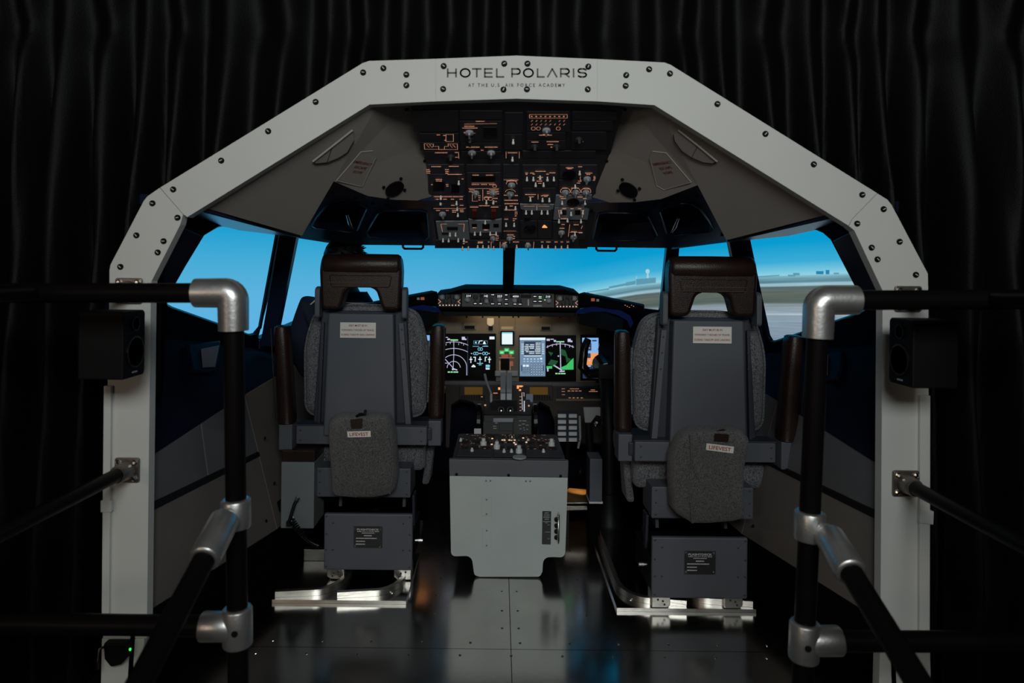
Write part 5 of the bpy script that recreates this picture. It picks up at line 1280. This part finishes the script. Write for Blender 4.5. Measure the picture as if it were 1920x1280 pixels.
# life vest pouches hung on the seats
def pouch(s, cx, y0, px, label, tilt):
    t = thing('life_vest_pouch', label, 'pouch', P(px[0][0], px[2][1], y0), 'life vest pouches behind the seats')
    poly = [P(x, y, y0) for x, y in px]; c = sum(poly, V()) / len(poly)
    n = len(poly); vs = []; fs = []
    rings = [(1.0, .085), (1.02, .06), (1.0, .03), (.965, .01), (.9, .0), (.55, -.006)]
    for (k, dy) in rings:
        for i, p in enumerate(poly):
            q = c + (p - c) * k; vs.append(V((q.x + .003 * math.sin(i * 2.1 + k * 9), y0 + dy + .003 * math.sin(i * 1.3 + k * 20), q.z)))
    for r_ in range(len(rings) - 1):
        for i in range(n): fs.append((r_ * n + i, r_ * n + (i + 1) % n, (r_ + 1) * n + (i + 1) % n, (r_ + 1) * n + i))
    fs += [tuple(range(n)), tuple(range((len(rings) - 1) * n, len(rings) * n))]
    b = MB(); b.add(vs, fs); b.build('bag', M_CANVAS, t, smooth=75)
    return t
pxL = [(625, 783), (640, 780.5), (680, 783), (715, 780), (727, 784), (731, 795), (737, 815), (741, 850), (742, 890), (738, 920), (729, 931), (700, 936), (660, 936), (630, 933), (619, 926), (617, 890), (616, 850), (613, 815), (614, 792)]
pxR = [(1291, 812), (1310, 808), (1340, 808), (1385, 806), (1400, 812), (1408, 825), (1405, 850), (1400, 880), (1397, 930), (1398, 975), (1380, 982), (1330, 986), (1300, 985), (1275, 968), (1262, 955), (1261, 910), (1263, 860), (1267, 842), (1278, 822)]
for s, px, y0, lab in ((-1, pxL, .655, 'grey woven life vest pouch hanging behind the left seat'), (1, pxR, .455, 'grey woven life vest pouch hanging askew behind the right seat')):
    t = pouch(s, 0, y0, px, lab, 0)
    pl = Plane((0, y0 - .008, .5), (0, -1, 0))
    lab_px = [(651, 808.5), (695, 807.5), (695.5, 818.5), (652, 819.5)] if s < 0 else [(1324.5, 830.5), (1376, 837), (1374.5, 849.5), (1323.5, 843)]
    tg = plate('vest_label', pl, lab_px, .002, M_WHITE, t, 0)
    a, c, d = pl.hit(*lab_px[0], .0032), pl.hit(*lab_px[1], .0032), pl.hit(*lab_px[3], .0032)
    r_ = (c - a).normalized(); u_ = (a - d).normalized(); ctr = (pl.hit(*lab_px[0], .0032) + pl.hit(*lab_px[2], .0032)) / 2
    b = MB(); text(b, 'LIFEVEST', ctr, r_, u_, (c - a).length * .8, (a - d).length * .58); b.build('vest_lettering', M_REDTX, tg, recalc=False)
    lx = [(657, 786), (680, 784), (679, 802), (659, 803)] if s < 0 else [(1340, 812), (1367, 814), (1365, 828), (1339, 826)]
    plate('loop_patch', pl, lx, .002, M_LEATH, t, 0)
    b = MB(); side_px = ([(729, 800), (735, 840), (737, 880), (731, 925)] if s < 0 else [(1294, 815), (1297, 860), (1292, 910), (1298, 980)])
    b.tube([pl.hit(x, y, .002) for x, y in side_px], .003, 6); b.build('bag_seam', M_CANVAS, t)
    b = MB(); hk = [(668, 781), (676, 776), (685, 776)] if s < 0 else [(1341, 810), (1355, 807), (1368, 810)]
    b.tube([P(x, y, y0 + .02) for x, y in hk] + [P(hk[-1][0], hk[-1][1] - 6, y0 + .085)], .006, 6); b.build('hanging_strap', M_BLACK, t)

# seat tracks on the floor
def track(s, x_in, x_out, y0, label):
    """plate with two J-shaped rails that curve outboard at the rear"""
    t = thing('seat_track', label, 'seat track', (s * (x_in + x_out) / 2, y0 + .4, 0), 'seat tracks under the pilot seats')
    b = MB(); a, c = sorted((s * x_in, s * x_out)); b.box(a, c, y0, y0 + .75, 0.0005, .012); b.build('track_plate', M_FLOOR, t)
    b = MB(); b.box(a, c, y0 - .003, y0, 0.0005, .0125); b.build('plate_edge', M_ALU, t)
    for (xs, xe) in ((x_in + .255, x_in + .03), (x_out - .005, x_in + .255)):
        pts = []
        for k in range(5): pts.append((xs + (xe + .10 - xs) * k / 4, y0 + .02 + .018 * k / 4))
        for k in range(1, 9):
            an = R(90 * k / 8); pts.append((xe + .10 - .10 * math.sin(an), y0 + .038 + .14 * (1 - math.cos(an))))
        pts.append((xe, y0 + .74))
        vs = []; m_ = len(pts)
        for i in range(m_):
            p0 = V((*pts[max(0, i - 1)], 0)); p1 = V((*pts[min(m_ - 1, i + 1)], 0)); d = (p1 - p0).normalized(); nn = V((-d.y, d.x, 0)) * .009
            q = V((*pts[i], 0))
            for (o_, z) in ((-1, .0125), (-1, .034), (1, .034), (1, .0125)): vs.append(mx(q + nn * o_ + V((0, 0, z)), s))
        fs = [(i * 4 + k, i * 4 + (k + 1) % 4, (i + 1) * 4 + (k + 1) % 4, (i + 1) * 4 + k) for i in range(m_ - 1) for k in range(4)] + [(0, 1, 2, 3), (m_ * 4 - 4, m_ * 4 - 3, m_ * 4 - 2, m_ * 4 - 1)]
        b = MB(); b.add(vs, fs); b.build('curved_rail', M_ALU, t, smooth=35)
    for k in range(6): inst('rivet', me_rivet, MX.Translation((s * (x_in + .06 + .08 * k), y0 + .06 + .02 * (k % 2), .012)), t)
    b = MB(); b.box(*sorted((s * (x_out - .02), s * (x_out - .12))), y0 + .33, y0 + .36, .0125, .06); b.build('end_stop', M_ALU, t, bevel=.002)
track(-1, .378, .866, .49, 'bright curved aluminium seat track plate under the left seat')
track(1, .385, .885, .455, 'bright curved aluminium seat track plate under the right seat')

# ================================================================== CONTROL COLUMNS, PEDALS, FOOTWELL
def column(s, label):
    x = .49 if s > 0 else -.663
    yo = .28 if s > 0 else .42
    t = thing('control_yoke', label, 'yoke', (x, 1.0 + yo, 0), 'control yokes')
    b = MB(); b.lathe((x, 1.0 + yo, 0), (0, 0, 1), [(.07, 0.001), (.07, .02), (.062, .03), (.055, .12), (.05, .16)], 20); b.build('column_boot', M_TRIM, t, smooth=40)
    b = MB(); b.tube([(x, 1.0 + yo, .14), (x, 1.02 + yo, .42), (x, 1.10 + yo, .64), (x, 1.20 + yo, .72)], [.042, .036, .034, .034], 14); b.build('column', M_TRIM, t, smooth=50)
    b = MB(); b.tube([(x, 1.10 + yo, .72), (x, 1.30 + yo, .74)], .05, 16); b.build('yoke_hub', M_BLK, t, bevel=.006)
    for d in (-1, 1):
        b = MB(); b.tube([(x, 1.12 + yo, .72), (x + d * .09, 1.12 + yo, .71), (x + d * .125, 1.11 + yo, .75), (x + d * .118, 1.09 + yo, .84), (x + d * .10, 1.08 + yo, .885)], [.026, .026, .024, .022, .018], 10); b.build('yoke_horn', M_BLK, t, smooth=60)
    b = MB(); b.box(x - .045, x + .045, 1.085 + yo, 1.10 + yo, .69, .76); b.build('chart_clip', M_TRIM, t, bevel=.003)
column(1, 'black control yoke on its floor column ahead of the right seat')
column(-1, 'black control yoke on its floor column ahead of the left seat')
def pedal(s, label):
    t = thing('rudder_pedal', label, 'pedal', P(1065, 830, 1.5) if s > 0 else mx(P(1065, 830, 1.5), -1))
    pp = [P(1046, 769, 1.58), P(1082, 770, 1.58), P(1088, 780, 1.56), P(1087, 828, 1.46), P(1043, 827, 1.46)]
    b = MB(); b.prism([mx(q, s) for q in pp], (0, .012, -.004)); b.build('pedal_plate', M_SEATD, t, bevel=.003)
    for r_ in range(5):
        for c in range(2):
            x0 = 1046 + c * 20.5; y0 = 776 + r_ * 11.2; k = 1.565 - r_ * .021
            b = MB(); b.prism([mx(P(x, y, 1.58 - (y - 769) * .00205 - .008), s) for x, y in box4(x0, y0, x0 + 15.5, y0 + 7)], (0, .006, 0)); b.build('tread_pad', M_KNOBW, t, bevel=.002)
    b = MB(); b.tube([mx(q, s) for q in (P(1087, 780, 1.55), P(1088, 820, 1.47), P(1084, 840, 1.47))], .006, 8); b.build('pedal_arm', M_KNOB, t)
    b = MB(); q = mx(P(1065, 826, 1.47), s); b.tube([q, V((q.x, 1.55, .0))], .012, 8); b.build('pedal_post', M_BLACK, t)
pedal(1, 'pale slotted rudder pedal in the footwell right of the throttle quadrant')
t = thing('control_bracket', 'pale bracket with round silver knob beside the slotted rudder pedal', 'bracket', P(1115, 830, 1.35))
b = MB(); b.prism([P(x, y, 1.4) for x, y in ((1094, 764), (1126, 764), (1126, 780), (1118, 778), (1108, 792), (1097, 792))], (0, .02, 0)); b.build('bracket', M_KNOB, t, bevel=.002)
b = MB(); c = P(1118, 794, 1.38); b.lathe(c, (0, -1, 0), [(.012, 0), (.012, .012), (.007, .014), (.006, .006)], 14); b.build('round_knob', M_CHROME, t, smooth=40)
b = MB(); b.tube([P(1103, 792, 1.42), P(1104, 815, 1.42), P(1108, 860, 1.42), V((P(1108, 860, 1.42).x, 1.42, 0))], .02, 10); b.build('hose', M_BLACK, t, smooth=50)
t = thing('floor_console', 'narrow blue grey floor box between the pedestal and the right seat', 'console', (.4, 1.1, 0))
fx = sorted((P(1106, 862, 1.05).x, P(1130, 862, 1.05).x)); fz = P(1118, 940, 1.05).z
b = MB(); b.box(*fx, 1.05, 1.17, fz, P(1106, 860, 1.05).z); b.build('console_box', M_SEAT, t, bevel=.004)
b = MB(); b.box(fx[0] - .002, fx[1] + .002, 1.046, 1.17, fz - .008, fz - .0005); b.build('console_lip', M_KNOBW, t)
b = MB(); b.box(fx[0] + .006, fx[1] - .006, 1.07, 1.16, 0, fz - .0085); b.build('console_foot', M_KICK, t)
t = thing('foot_tray', 'amber lit foot tray with aluminium lip right of the pedestal', 'tray', (.35, 1.35, 0))
z0 = P(1088, 943, 1.2).z
b = MB(); b.prism([P(1062, 944, 1.2), P(1110, 944, 1.2), P(1110, 918, 1.55), P(1062, 914, 1.55)], (0, 0, -.01)); b.build('tray_sheet', mat('tray_amber_lit', (.45, .26, .11), .5, metal=.4, var=.25, vscale=9), t)  # amber footwell light put into the sheet's base colour
b = MB(); b.prism([P(1060, 942, 1.2), P(1112, 941, 1.2), P(1112, 956, 1.2), P(1060, 957, 1.2)], (0, .012, 0)); b.build('tray_lip', M_FLANGE, t, bevel=.002)
for q in ((1064, 1.22), (1106, 1.22)):
    b = MB(); x = P(q[0], 950, q[1]).x; b.box(x - .008, x + .008, 1.22, 1.24, 0, z0 - .008); b.build('tray_leg', M_BLACK, t)
b = MB(); b.lathe(P(1088, 880, 1.5), (0, 0, -1), [(.012, 0), (.018, .012), (.016, .02)], 12)
b.tube([P(1088, 880, 1.5) + V((0, 0, -.002)), P(1088, 872, 1.62), P(1088, 860, 1.74)], .005, 6); b.build('foot_lamp', M_TRIM, t, smooth=40)
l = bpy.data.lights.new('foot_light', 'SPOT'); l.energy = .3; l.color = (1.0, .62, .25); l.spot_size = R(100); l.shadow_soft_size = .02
lo3 = bpy.data.objects.new('foot_light', l); COL.objects.link(lo3); lo3.location = P(1088, 880, 1.5) + V((0, 0, -.03)); adopt(lo3, t)

# left side cabinet and gooseneck microphone
t = thing('side_cabinet', 'pale grey side cabinet on the wall left of the left seat', 'cabinet', P(560, 990, .76))
a, c = P(527, 866, .70), P(588, 991, .70)
b = MB(); b.box(a.x, c.x, .70, .86, c.z, a.z); b.build('cabinet_body', M_BOX, t, bevel=.004)
b = MB(); b.box(a.x + .002, c.x, .705, .86, a.z + .001, a.z + .045); b.build('cabinet_shade_band', M_LEATH, t, bevel=.003)  # dark brown band standing in for the reddish shadow above the cabinet
b = MB(); b.box(a.x - .06, a.x + .02, .74, .82, c.z + .05, c.z + .09); b.build('wall_bracket', M_KICK, t)
t = thing('gooseneck_microphone', 'black gooseneck microphone with coiled cord beside the side cabinet', 'microphone', P(545, 990, .67))
b = MB(); b.tube([P(541, 984, .67), P(545, 968, .67), P(552, 945, .675), P(556, 938, .68)], .0065, 8); b.build('neck', M_TRIM, t, smooth=50)
b = MB(); b.tube([P(556, 938, .68), P(559, 931, .683)], .010, 10); b.build('capsule', M_CHROME, t, bevel=.002)
b = MB(); pts = []
for k in range(150):
    f_ = k / 149; ctr = P(545 + 52 * f_, 972 + 50 * f_ - 10 * math.sin(f_ * 3.1) * -1, .66); an = k * .9
    pts.append(ctr + V((.010 * math.cos(an), .010 * math.sin(an), .006 * math.cos(an))))
b.tube(pts, .0028, 5); b.build('coiled_cord', M_BLK, t, smooth=60)
b = MB(); q = P(541, 983, .67); b.box(q.x - .008, q.x + .008, q.y - .006, .7, q.z - .006, q.z + .012); b.build('mic_bracket', M_TRIM, t)

# ================================================================== PERSON in the left seat
def person():
    t = thing('person', 'person with short dark hair in navy polo shirt sitting in the left seat', 'person', (-.72, 1.2, .5))
    hx = P(641, 500, 1.12).x
    J = {'pel': (-.66, 1.10, .57, .16, .12), 'sp1': (-.67, 1.10, .72, .155, .11), 'sp2': (-.70, 1.10, .86, .18, .115), 'ch': (-.725, 1.10, .97, .175, .11), 'nb': (-.745, 1.11, 1.065, .115, .085), 'nk': (-.748, 1.12, 1.115, .058, .058), 'hd': (hx + .003, 1.13, 1.165, .055, .06),
         'sl': (-.90, 1.09, 1.03, .092, .085), 'ul': (-.955, 1.14, .87, .072, .068), 'el': (-.95, 1.24, .73, .052, .052), 'fl': (-.88, 1.34, .74, .042, .042), 'wl': (-.81, 1.44, .77, .028, .024),
         'sr': (-.565, 1.11, .985, .075, .07), 'ur': (-.525, 1.15, .86, .064, .06), 'er': (-.50, 1.24, .73, .05, .05), 'fr': (-.505, 1.34, .74, .042, .042), 'wr': (-.515, 1.44, .77, .028, .024),
         'hl': (-.76, 1.15, .56, .095, .09), 'kl': (-.80, 1.53, .56, .065, .065), 'cl': (-.80, 1.57, .34, .055, .055), 'al': (-.80, 1.58, .12, .04, .04), 'tl': (-.80, 1.70, .06, .035, .03),
         'hr': (-.56, 1.15, .56, .09, .09), 'kr': (-.53, 1.53, .56, .065, .065), 'cr': (-.53, 1.57, .34, .055, .055), 'ar': (-.53, 1.58, .12, .04, .04), 'tr': (-.53, 1.70, .06, .035, .03)}
    E = 'pel-sp1 sp1-sp2 sp2-ch ch-nb nb-nk nk-hd ch-sl sl-ul ul-el el-fl fl-wl ch-sr sr-ur ur-er er-fr fr-wr pel-hl hl-kl kl-cl cl-al al-tl pel-hr hr-kr kr-cr cr-ar ar-tr'.split()
    names = list(J)
    me = bpy.data.meshes.new('body'); me.from_pydata([J[k][:3] for k in names], [tuple(names.index(q) for q in e.split('-')) for e in E], [])
    o = bpy.data.objects.new('body', me); COL.objects.link(o)
    md = o.modifiers.new('skin', 'SKIN')
    sv = me.skin_vertices[0].data
    for i, k in enumerate(names): sv[i].radius = J[k][3:5]; sv[i].use_root = (k == 'pel')
    o.modifiers.new('sub', 'SUBSURF').levels = 2
    bpy.context.view_layer.update()
    m1 = bpy.data.meshes.new_from_object(o.evaluated_get(bpy.context.evaluated_depsgraph_get()))
    b = MB(); b.add([v.co for v in m1.vertices], [tuple(p.vertices) for p in m1.polygons])
    hc = V((hx, 1.14, 1.238))
    b.ell(hc + V((0, -.005, .02)), (.078, .092, .092), 24, 16); b.ell(hc + V((0, .022, -.045)), (.058, .066, .066), 20, 12)
    b.ell(hc + V((0, .094, -.012)), (.013, .018, .022), 10, 8); b.ell(hc + V((0, .082, -.052)), (.024, .012, .009), 10, 6)
    for d in (-1, 1):
        b.ell(hc + V((d * .078, .0, -.005)), (.010, .020, .032), 10, 8); b.ell(hc + V((d * .03, .076, .008)), (.014, .010, .010), 8, 6)
    for d, wr in ((1, V(J['wl'][:3])), (-1, V(J['wr'][:3]))):
        pc = wr + V((d * .01, .06, .005)); b.ell(pc, (.022, .048, .036), 14, 10)
        for k, (ln, z) in enumerate(((.062, .026), (.07, .009), (.066, -.008), (.052, -.024))):
            a = pc + V((0, .03, z)); b.tube([a, a + V((d * .012, ln * .55, 0)), a + V((d * .04, ln * .75, -.004)), a + V((d * .052, ln * .55, -.006))], [.0095, .009, .008, .0065], 8)
        a = pc + V((0, -.02, .03)); b.tube([a, a + V((d * .018, .03, .014)), a + V((d * .034, .055, .008))], [.011, .010, .007], 8)
    bpy.data.objects.remove(o); 
    body = b.build('body', M_SKIN, None, smooth=180, recalc=False)
    rm = body.modifiers.new('remesh', 'REMESH'); rm.mode = 'VOXEL'; rm.voxel_size = .007
    bpy.context.view_layer.update()
    m2 = bpy.data.meshes.new_from_object(body.evaluated_get(bpy.context.evaluated_depsgraph_get()))
    bm = bmesh.new(); bm.from_mesh(m2)
    for _ in range(2): bmesh.ops.smooth_vert(bm, verts=[v for v in bm.verts if v.co.y < 1.42 or v.co.z < .6], factor=.5, use_axis_x=True, use_axis_y=True, use_axis_z=True)
    bm.to_mesh(m2); bm.free()
    bpy.data.objects.remove(body)
    m2.materials.clear()
    for m_ in (M_SKIN, M_SHIRT, M_TROUS, M_BLACK): m2.materials.append(m_)
    for p in m2.polygons:
        c = p.center
        if c.z < .13: k = 3
        elif c.z < .645 and c.y < 1.68: k = 2
        elif c.z < 1.10 and c.y < 1.23 and c.z > .64: k = 1
        else: k = 0
        p.material_index = k
    m2.shade_smooth()
    body = bpy.data.objects.new('body', m2); COL.objects.link(body); adopt(body, t)
    # hair cap with loose tufts
    b = MB(); nu, nv = 28, 14; vs = []; fs = []
    for j in range(nv + 1):
        th = R(128) * j / nv
        for i in range(nu):
            q = 2 * math.pi * i / nu; fy = math.sin(q)
            thl = th * (1.0 if fy < .1 else 1.0 - .52 * (fy - .1) / .9)
            rr = 1.0 + .03 * math.sin(9 * q + 3 * th) + random.uniform(-.012, .012)
            vs.append(hc + V((0, -.008, .022)) + V((.086 * math.sin(thl) * math.cos(q) * rr, .100 * math.sin(thl) * math.sin(q) * rr, .102 * math.cos(thl) * rr)))
    for j in range(nv):
        for i in range(nu): fs.append((j * nu + i, (j + 1) * nu + i, (j + 1) * nu + (i + 1) % nu, j * nu + (i + 1) % nu))
    b.add(vs, fs)
    for k in range(150):
        th = random.uniform(0, R(110)); q = random.uniform(math.pi * .9, math.pi * 2.2)
        n_ = V((math.sin(th) * math.cos(q), math.sin(th) * math.sin(q), math.cos(th)))
        a = hc + V((0, -.008, .022)) + V((n_.x * .084, n_.y * .098, n_.z * .1))
        b.tube([a, a + n_ * .009 + V((.012, 0, -.004)), a + n_ * .012 + V((.026, 0, -.010 if n_.z < .5 else .0))], [.006, .004, .0008], 5)
    for k in range(9):
        a = hc + V((.072 + .002 * k, -.04, .085 - .006 * k)); b.tube([a, a + V((.018, -.01, .006 - .001 * k)), a + V((.032, -.012, .002 - .002 * k))], [.007, .004, .0008], 5)
    b.build('hair', M_HAIR, t, smooth=180, recalc=False)
    # collar with a pale stripe
    b = MB(); ring = []; ring2 = []
    for k in range(21):
        q = R(-200 + 220 * k / 20); ring.append(V((-.745 + .086 * math.cos(q), 1.118 + .08 * math.sin(q), 1.118 - .004 * math.cos(q)))); ring2.append(V((-.743 + .115 * math.cos(q), 1.11 + .105 * math.sin(q), 1.072 - .004 * math.cos(q))))
    n = 21; b.add(ring + ring2, [(i, i + 1, n + i + 1, n + i) for i in range(n - 1)]); cb = b.build('shirt_collar', M_SHIRT, t, smooth=180, recalc=False)
    sd = cb.modifiers.new('th', 'SOLIDIFY'); sd.thickness = .005
    b = MB(); b.tube([r2 * 1.0 + V((0, 0, -.002)) for r2 in ring2], .0035, 6); b.build('collar_stripe', M_WHITE, t, smooth=180)
person()
b = MB(); b.tube([P(582, 571, 1.0), P(590, 564, 1.005), P(600, 560, 1.01)], .0035, 6); b.build('sleeve_stripe', M_WHITE, bpy.data.objects['person'], smooth=180)

# ================================================================== SPEAKERS on the frame
def speaker(s, label):
    cxy = P(1712, 598, -.215); x0 = cxy.x if s > 0 else -P(232, 590, -.215).x
    ztop_, zb = P(1712, 600, -.215).z, P(1712, 728, -.215).z
    t = thing('speaker', label, 'speaker', (s * (x0 + .06), -.16, zb), 'speakers on the frame posts')
    b = MB(); yn, yf = -.215, -.105
    prof = [(yn, zb), (yf - .006, zb), (yf, zb + .012), (yf, ztop_ - .008), (yf - .008, ztop_), (yn, ztop_)]
    b.prism([V((s * x0, y, z)) for y, z in prof], (s * .12, 0, 0)); bd = b.build('cabinet', M_SPK, t, bevel=.004)
    pl = Plane((s * x0, yn, zb), (-s, 0, 0))
    cy_ = (yn + yf) / 2
    for nm_, z, r_ in (('tweeter', ztop_ - .035, .019), ('woofer', zb + .068, .043)):
        c = V((s * (x0 - .0005), cy_, z)); b = MB(); b.lathe(c, (-s, 0, 0), [(r_, -.002), (r_, .004), (r_ * .88, .004), (r_ * .8, .001), (r_ * .3, -.006 + .007), (r_ * .2, .004)], 28); b.build(nm_, M_BLK, t, smooth=40)
    c = V((s * (x0 - .0005), cy_ - .012, zb + .012)); b = MB(); b.box(*sorted((c.x, c.x - s * .001)), c.y, c.y + .024, c.z, c.z + .004); b.build('badge', M_KNOB, t)
    b = MB(); b.box(*sorted((s * (x0 + .075), s * (x0 + .115))), yf, -.0005, zb + .06, zb + .12); b.build('wall_bracket', M_SPK, t, bevel=.003)
speaker(-1, 'small black loudspeaker mounted on the left frame post')
speaker(1, 'small black loudspeaker mounted on the right frame post')

# ================================================================== RAILINGS
TR = .0235
def sleeve(b, p0, p1, r, n=20): b.lathe(p0, V(p1) - V(p0), [(r * .93, 0), (r, (V(p1) - V(p0)).length * .06), (r, (V(p1) - V(p0)).length * .94), (r * .93, (V(p1) - V(p0)).length)], n)
def rail(s, y, elbow, foot, rail_end, tee, low_end, clamp, diag_out, diag_end, label):
    ex, ey = elbow
    E = P(ex, ey, y); F = P(*foot, y); F = E + (F - E) * ((E.z + .02) / (E.z - F.z)); d = (F - E).normalized()
    t = thing('stair_railing', label, 'railing', F, 'black tube railings at the stairs')
    b = MB(); b.tube([E, F], TR, 20); b.build('post', M_TUBE, t, smooth=60)
    H = P(*rail_end, y); h = (H - E).normalized()
    b = MB(); b.tube([E, E + h * 1.25], TR, 20); b.build('top_rail', M_TUBE, t, smooth=60)
    R_ = .034
    b = MB()
    corner = [E + h * .088]
    for k in range(7):
        a = R(90 * k / 6); corner.append(E + h * .018 * (1 - math.sin(a)) + d * .018 * (1 - math.cos(a)))
    corner.append(E + d * .088)
    b.tube(corner, [R_] + [R_ * 1.03] * 7 + [R_], 24)
    el = b.build('elbow_fitting', M_CLAMP, t, bevel=.004, smooth=50)
    for k, (p, ax) in enumerate(((E + h * .068, d), (E + d * .068, h))):
        q = p + V((0, -R_ * .96, 0)); b = MB(); b.cyl(q + V((0, .002, 0)), q + V((0, -.001, 0)), .0045, n=12); b.build('set_screw', M_CHROME, el)
    # lower tee
    Tc = E + d * ((E.z - P(*tee, y).z) / -d.z); 
    b = MB(); sleeve(b, Tc - d * .045, Tc + d * .045, R_); sleeve(b, Tc + h * .01, Tc + h * .085, R_ * .98); te = b.build('tee_fitting', M_CLAMP, t, bevel=.003, smooth=50)
    q = Tc + V((.006 * -s, -R_ * .97, 0)); b = MB(); b.cyl(q, q + V((0, -.003, 0)), .0075, n=12); b.build('set_screw', M_SCREW, te)
    L_ = P(*low_end, y); hl = (L_ - Tc); hl.z = Tc.z * 0 + hl.z; hl.normalize()
    b = MB(); b.tube([Tc, Tc + hl * 1.2], TR, 20); b.build('lower_rail', M_TUBE, t, smooth=60)
    # swivel clamp and the sloping stair rail
    Cc = E + d * ((E.z - P(*clamp, y).z) / -d.z)
    S0 = P(*diag_out[0], y - .085); S1 = P(*diag_out[1], diag_out[2]); S2 = P(*diag_end[0], diag_end[1])
    dd = (S2 - S1).normalized(); S0 = S1 - dd * .12
    b = MB(); sleeve(b, Cc - d * .034, Cc + d * .034, R_); b.tube([Cc + V((h.x * .02, -.022, 0)), S0 + dd * .02], [.020, .024], 14); el2 = b.build('swivel_clamp', M_CLAMP, t, bevel=.003, smooth=50)
    b = MB(); sleeve(b, S0, S1, R_ * .98); b.build('swivel_socket', M_CLAMP, el2, bevel=.004, smooth=50)
    for k in range(2):
        q = S0 + dd * (.015 + .03 * k) + V((-h.x * .006, -.030, .010)); b = MB(); b.ell(q, (.009, .006, .009), 10, 8); b.build('swivel_bolt', M_CHROME, el2, smooth=180)
    b = MB(); b.tube([S1 - dd * .06, S1 + dd * 1.5], TR, 20); b.build('stair_rail', M_TUBE, t, smooth=60)
rail(-1, -.40, (437, 549), (447, 1290), (0, 549), (447, 1174), (0, 1168), (452, 962), ((418, 985), (382, 1050), -.55), ((262, 1280), -.80), 'black tube stair railing with silver fittings at the left')
rail(1, -.40, (1536, 563), (1504, 1290), (1920, 561), (1508, 1201), (1920, 1203), (1519, 985), ((1560, 1010), (1597, 1075), -.55), ((1722, 1280), -.80), 'black tube stair railing with silver fittings at the right')
# rails that run from plates on the frame towards the stairs
def wall_rail(px, toward, label, sz=(46, 46)):
    c = P(*px, -.001)
    t = thing('wall_rail', label, 'handrail', c, 'handrails bolted to the frame posts')
    w = sz[0] * 2 / FPX / 2; hh = sz[1] * 2 / FPX / 2
    b = MB(); b.prism([c + V((x, 0, z)) for x, z in rounded([(-w, -hh), (w, -hh), (w, hh), (-w, hh)], .008)], (0, -.008, 0)); pl_ = b.build('flange_plate', M_FLANGE, t, bevel=.002)
    for x in (-1, 1):
        for z in (-1, 1):
            q = c + V((x * (w - .012), -.008, z * (hh - .012))); b = MB(); b.lathe(q, (0, -1, 0), [(.008, 0), (.008, .004), (.004, .007)], 8); b.build('bolt', M_CHROME, pl_)
    d = (V(toward) - c).normalized()
    b = MB(); b.lathe(c + V((0, -.006, 0)), d, [(.030, 0), (.026, .02), (.025, .05), (.023, .055)], 18); b.build('flange_socket', M_FLANGE, t, smooth=40)
    b = MB(); b.tube([c + d * .03, c + d * 1.35], .0195, 18); b.build('rail_tube', M_TUBE, t, smooth=60)
wall_rail((240, 880), P(0, 1000, -.52), 'black mid height handrail bolted to the left frame post')
wall_rail((1697, 905), P(1920, 1022, -.52), 'black mid height handrail bolted to the right frame post', (50, 48))
wall_rail((243, 545), P(0, 552, -.52), 'black upper handrail behind the left stair railing top tube', (50, 48))
wall_rail((1701, 560), P(1920, 561, -.52), 'black upper handrail behind the right stair railing top tube', (50, 48))

# small device with a green light at the left foot
t = thing('power_adapter', 'small black adapter with green light at the left frame foot', 'adapter', P(228, 1235, -.02))
q = [(204, 1196), (250, 1196), (248, 1222), (236, 1236), (218, 1240), (206, 1225)]
b = MB(); b.prism([P(x, y, -.002) for x, y in q], (0, -.03, 0)); b.build('adapter_body', M_SPK, t, bevel=.005)
b = MB(); c = P(244, 1217, -.034); b.ell(c, (.0035, .003, .0045), 10, 8); b.build('green_led', glow('led_green', (.03, .9, .12), 1.2), t)
b = MB(); b.tube([P(206, 1215, -.02), P(196, 1212, -.03), P(186, 1216, -.04), P(182, 1255, -.05)], .004, 8); b.build('adapter_cord', M_BLK, t, smooth=60)
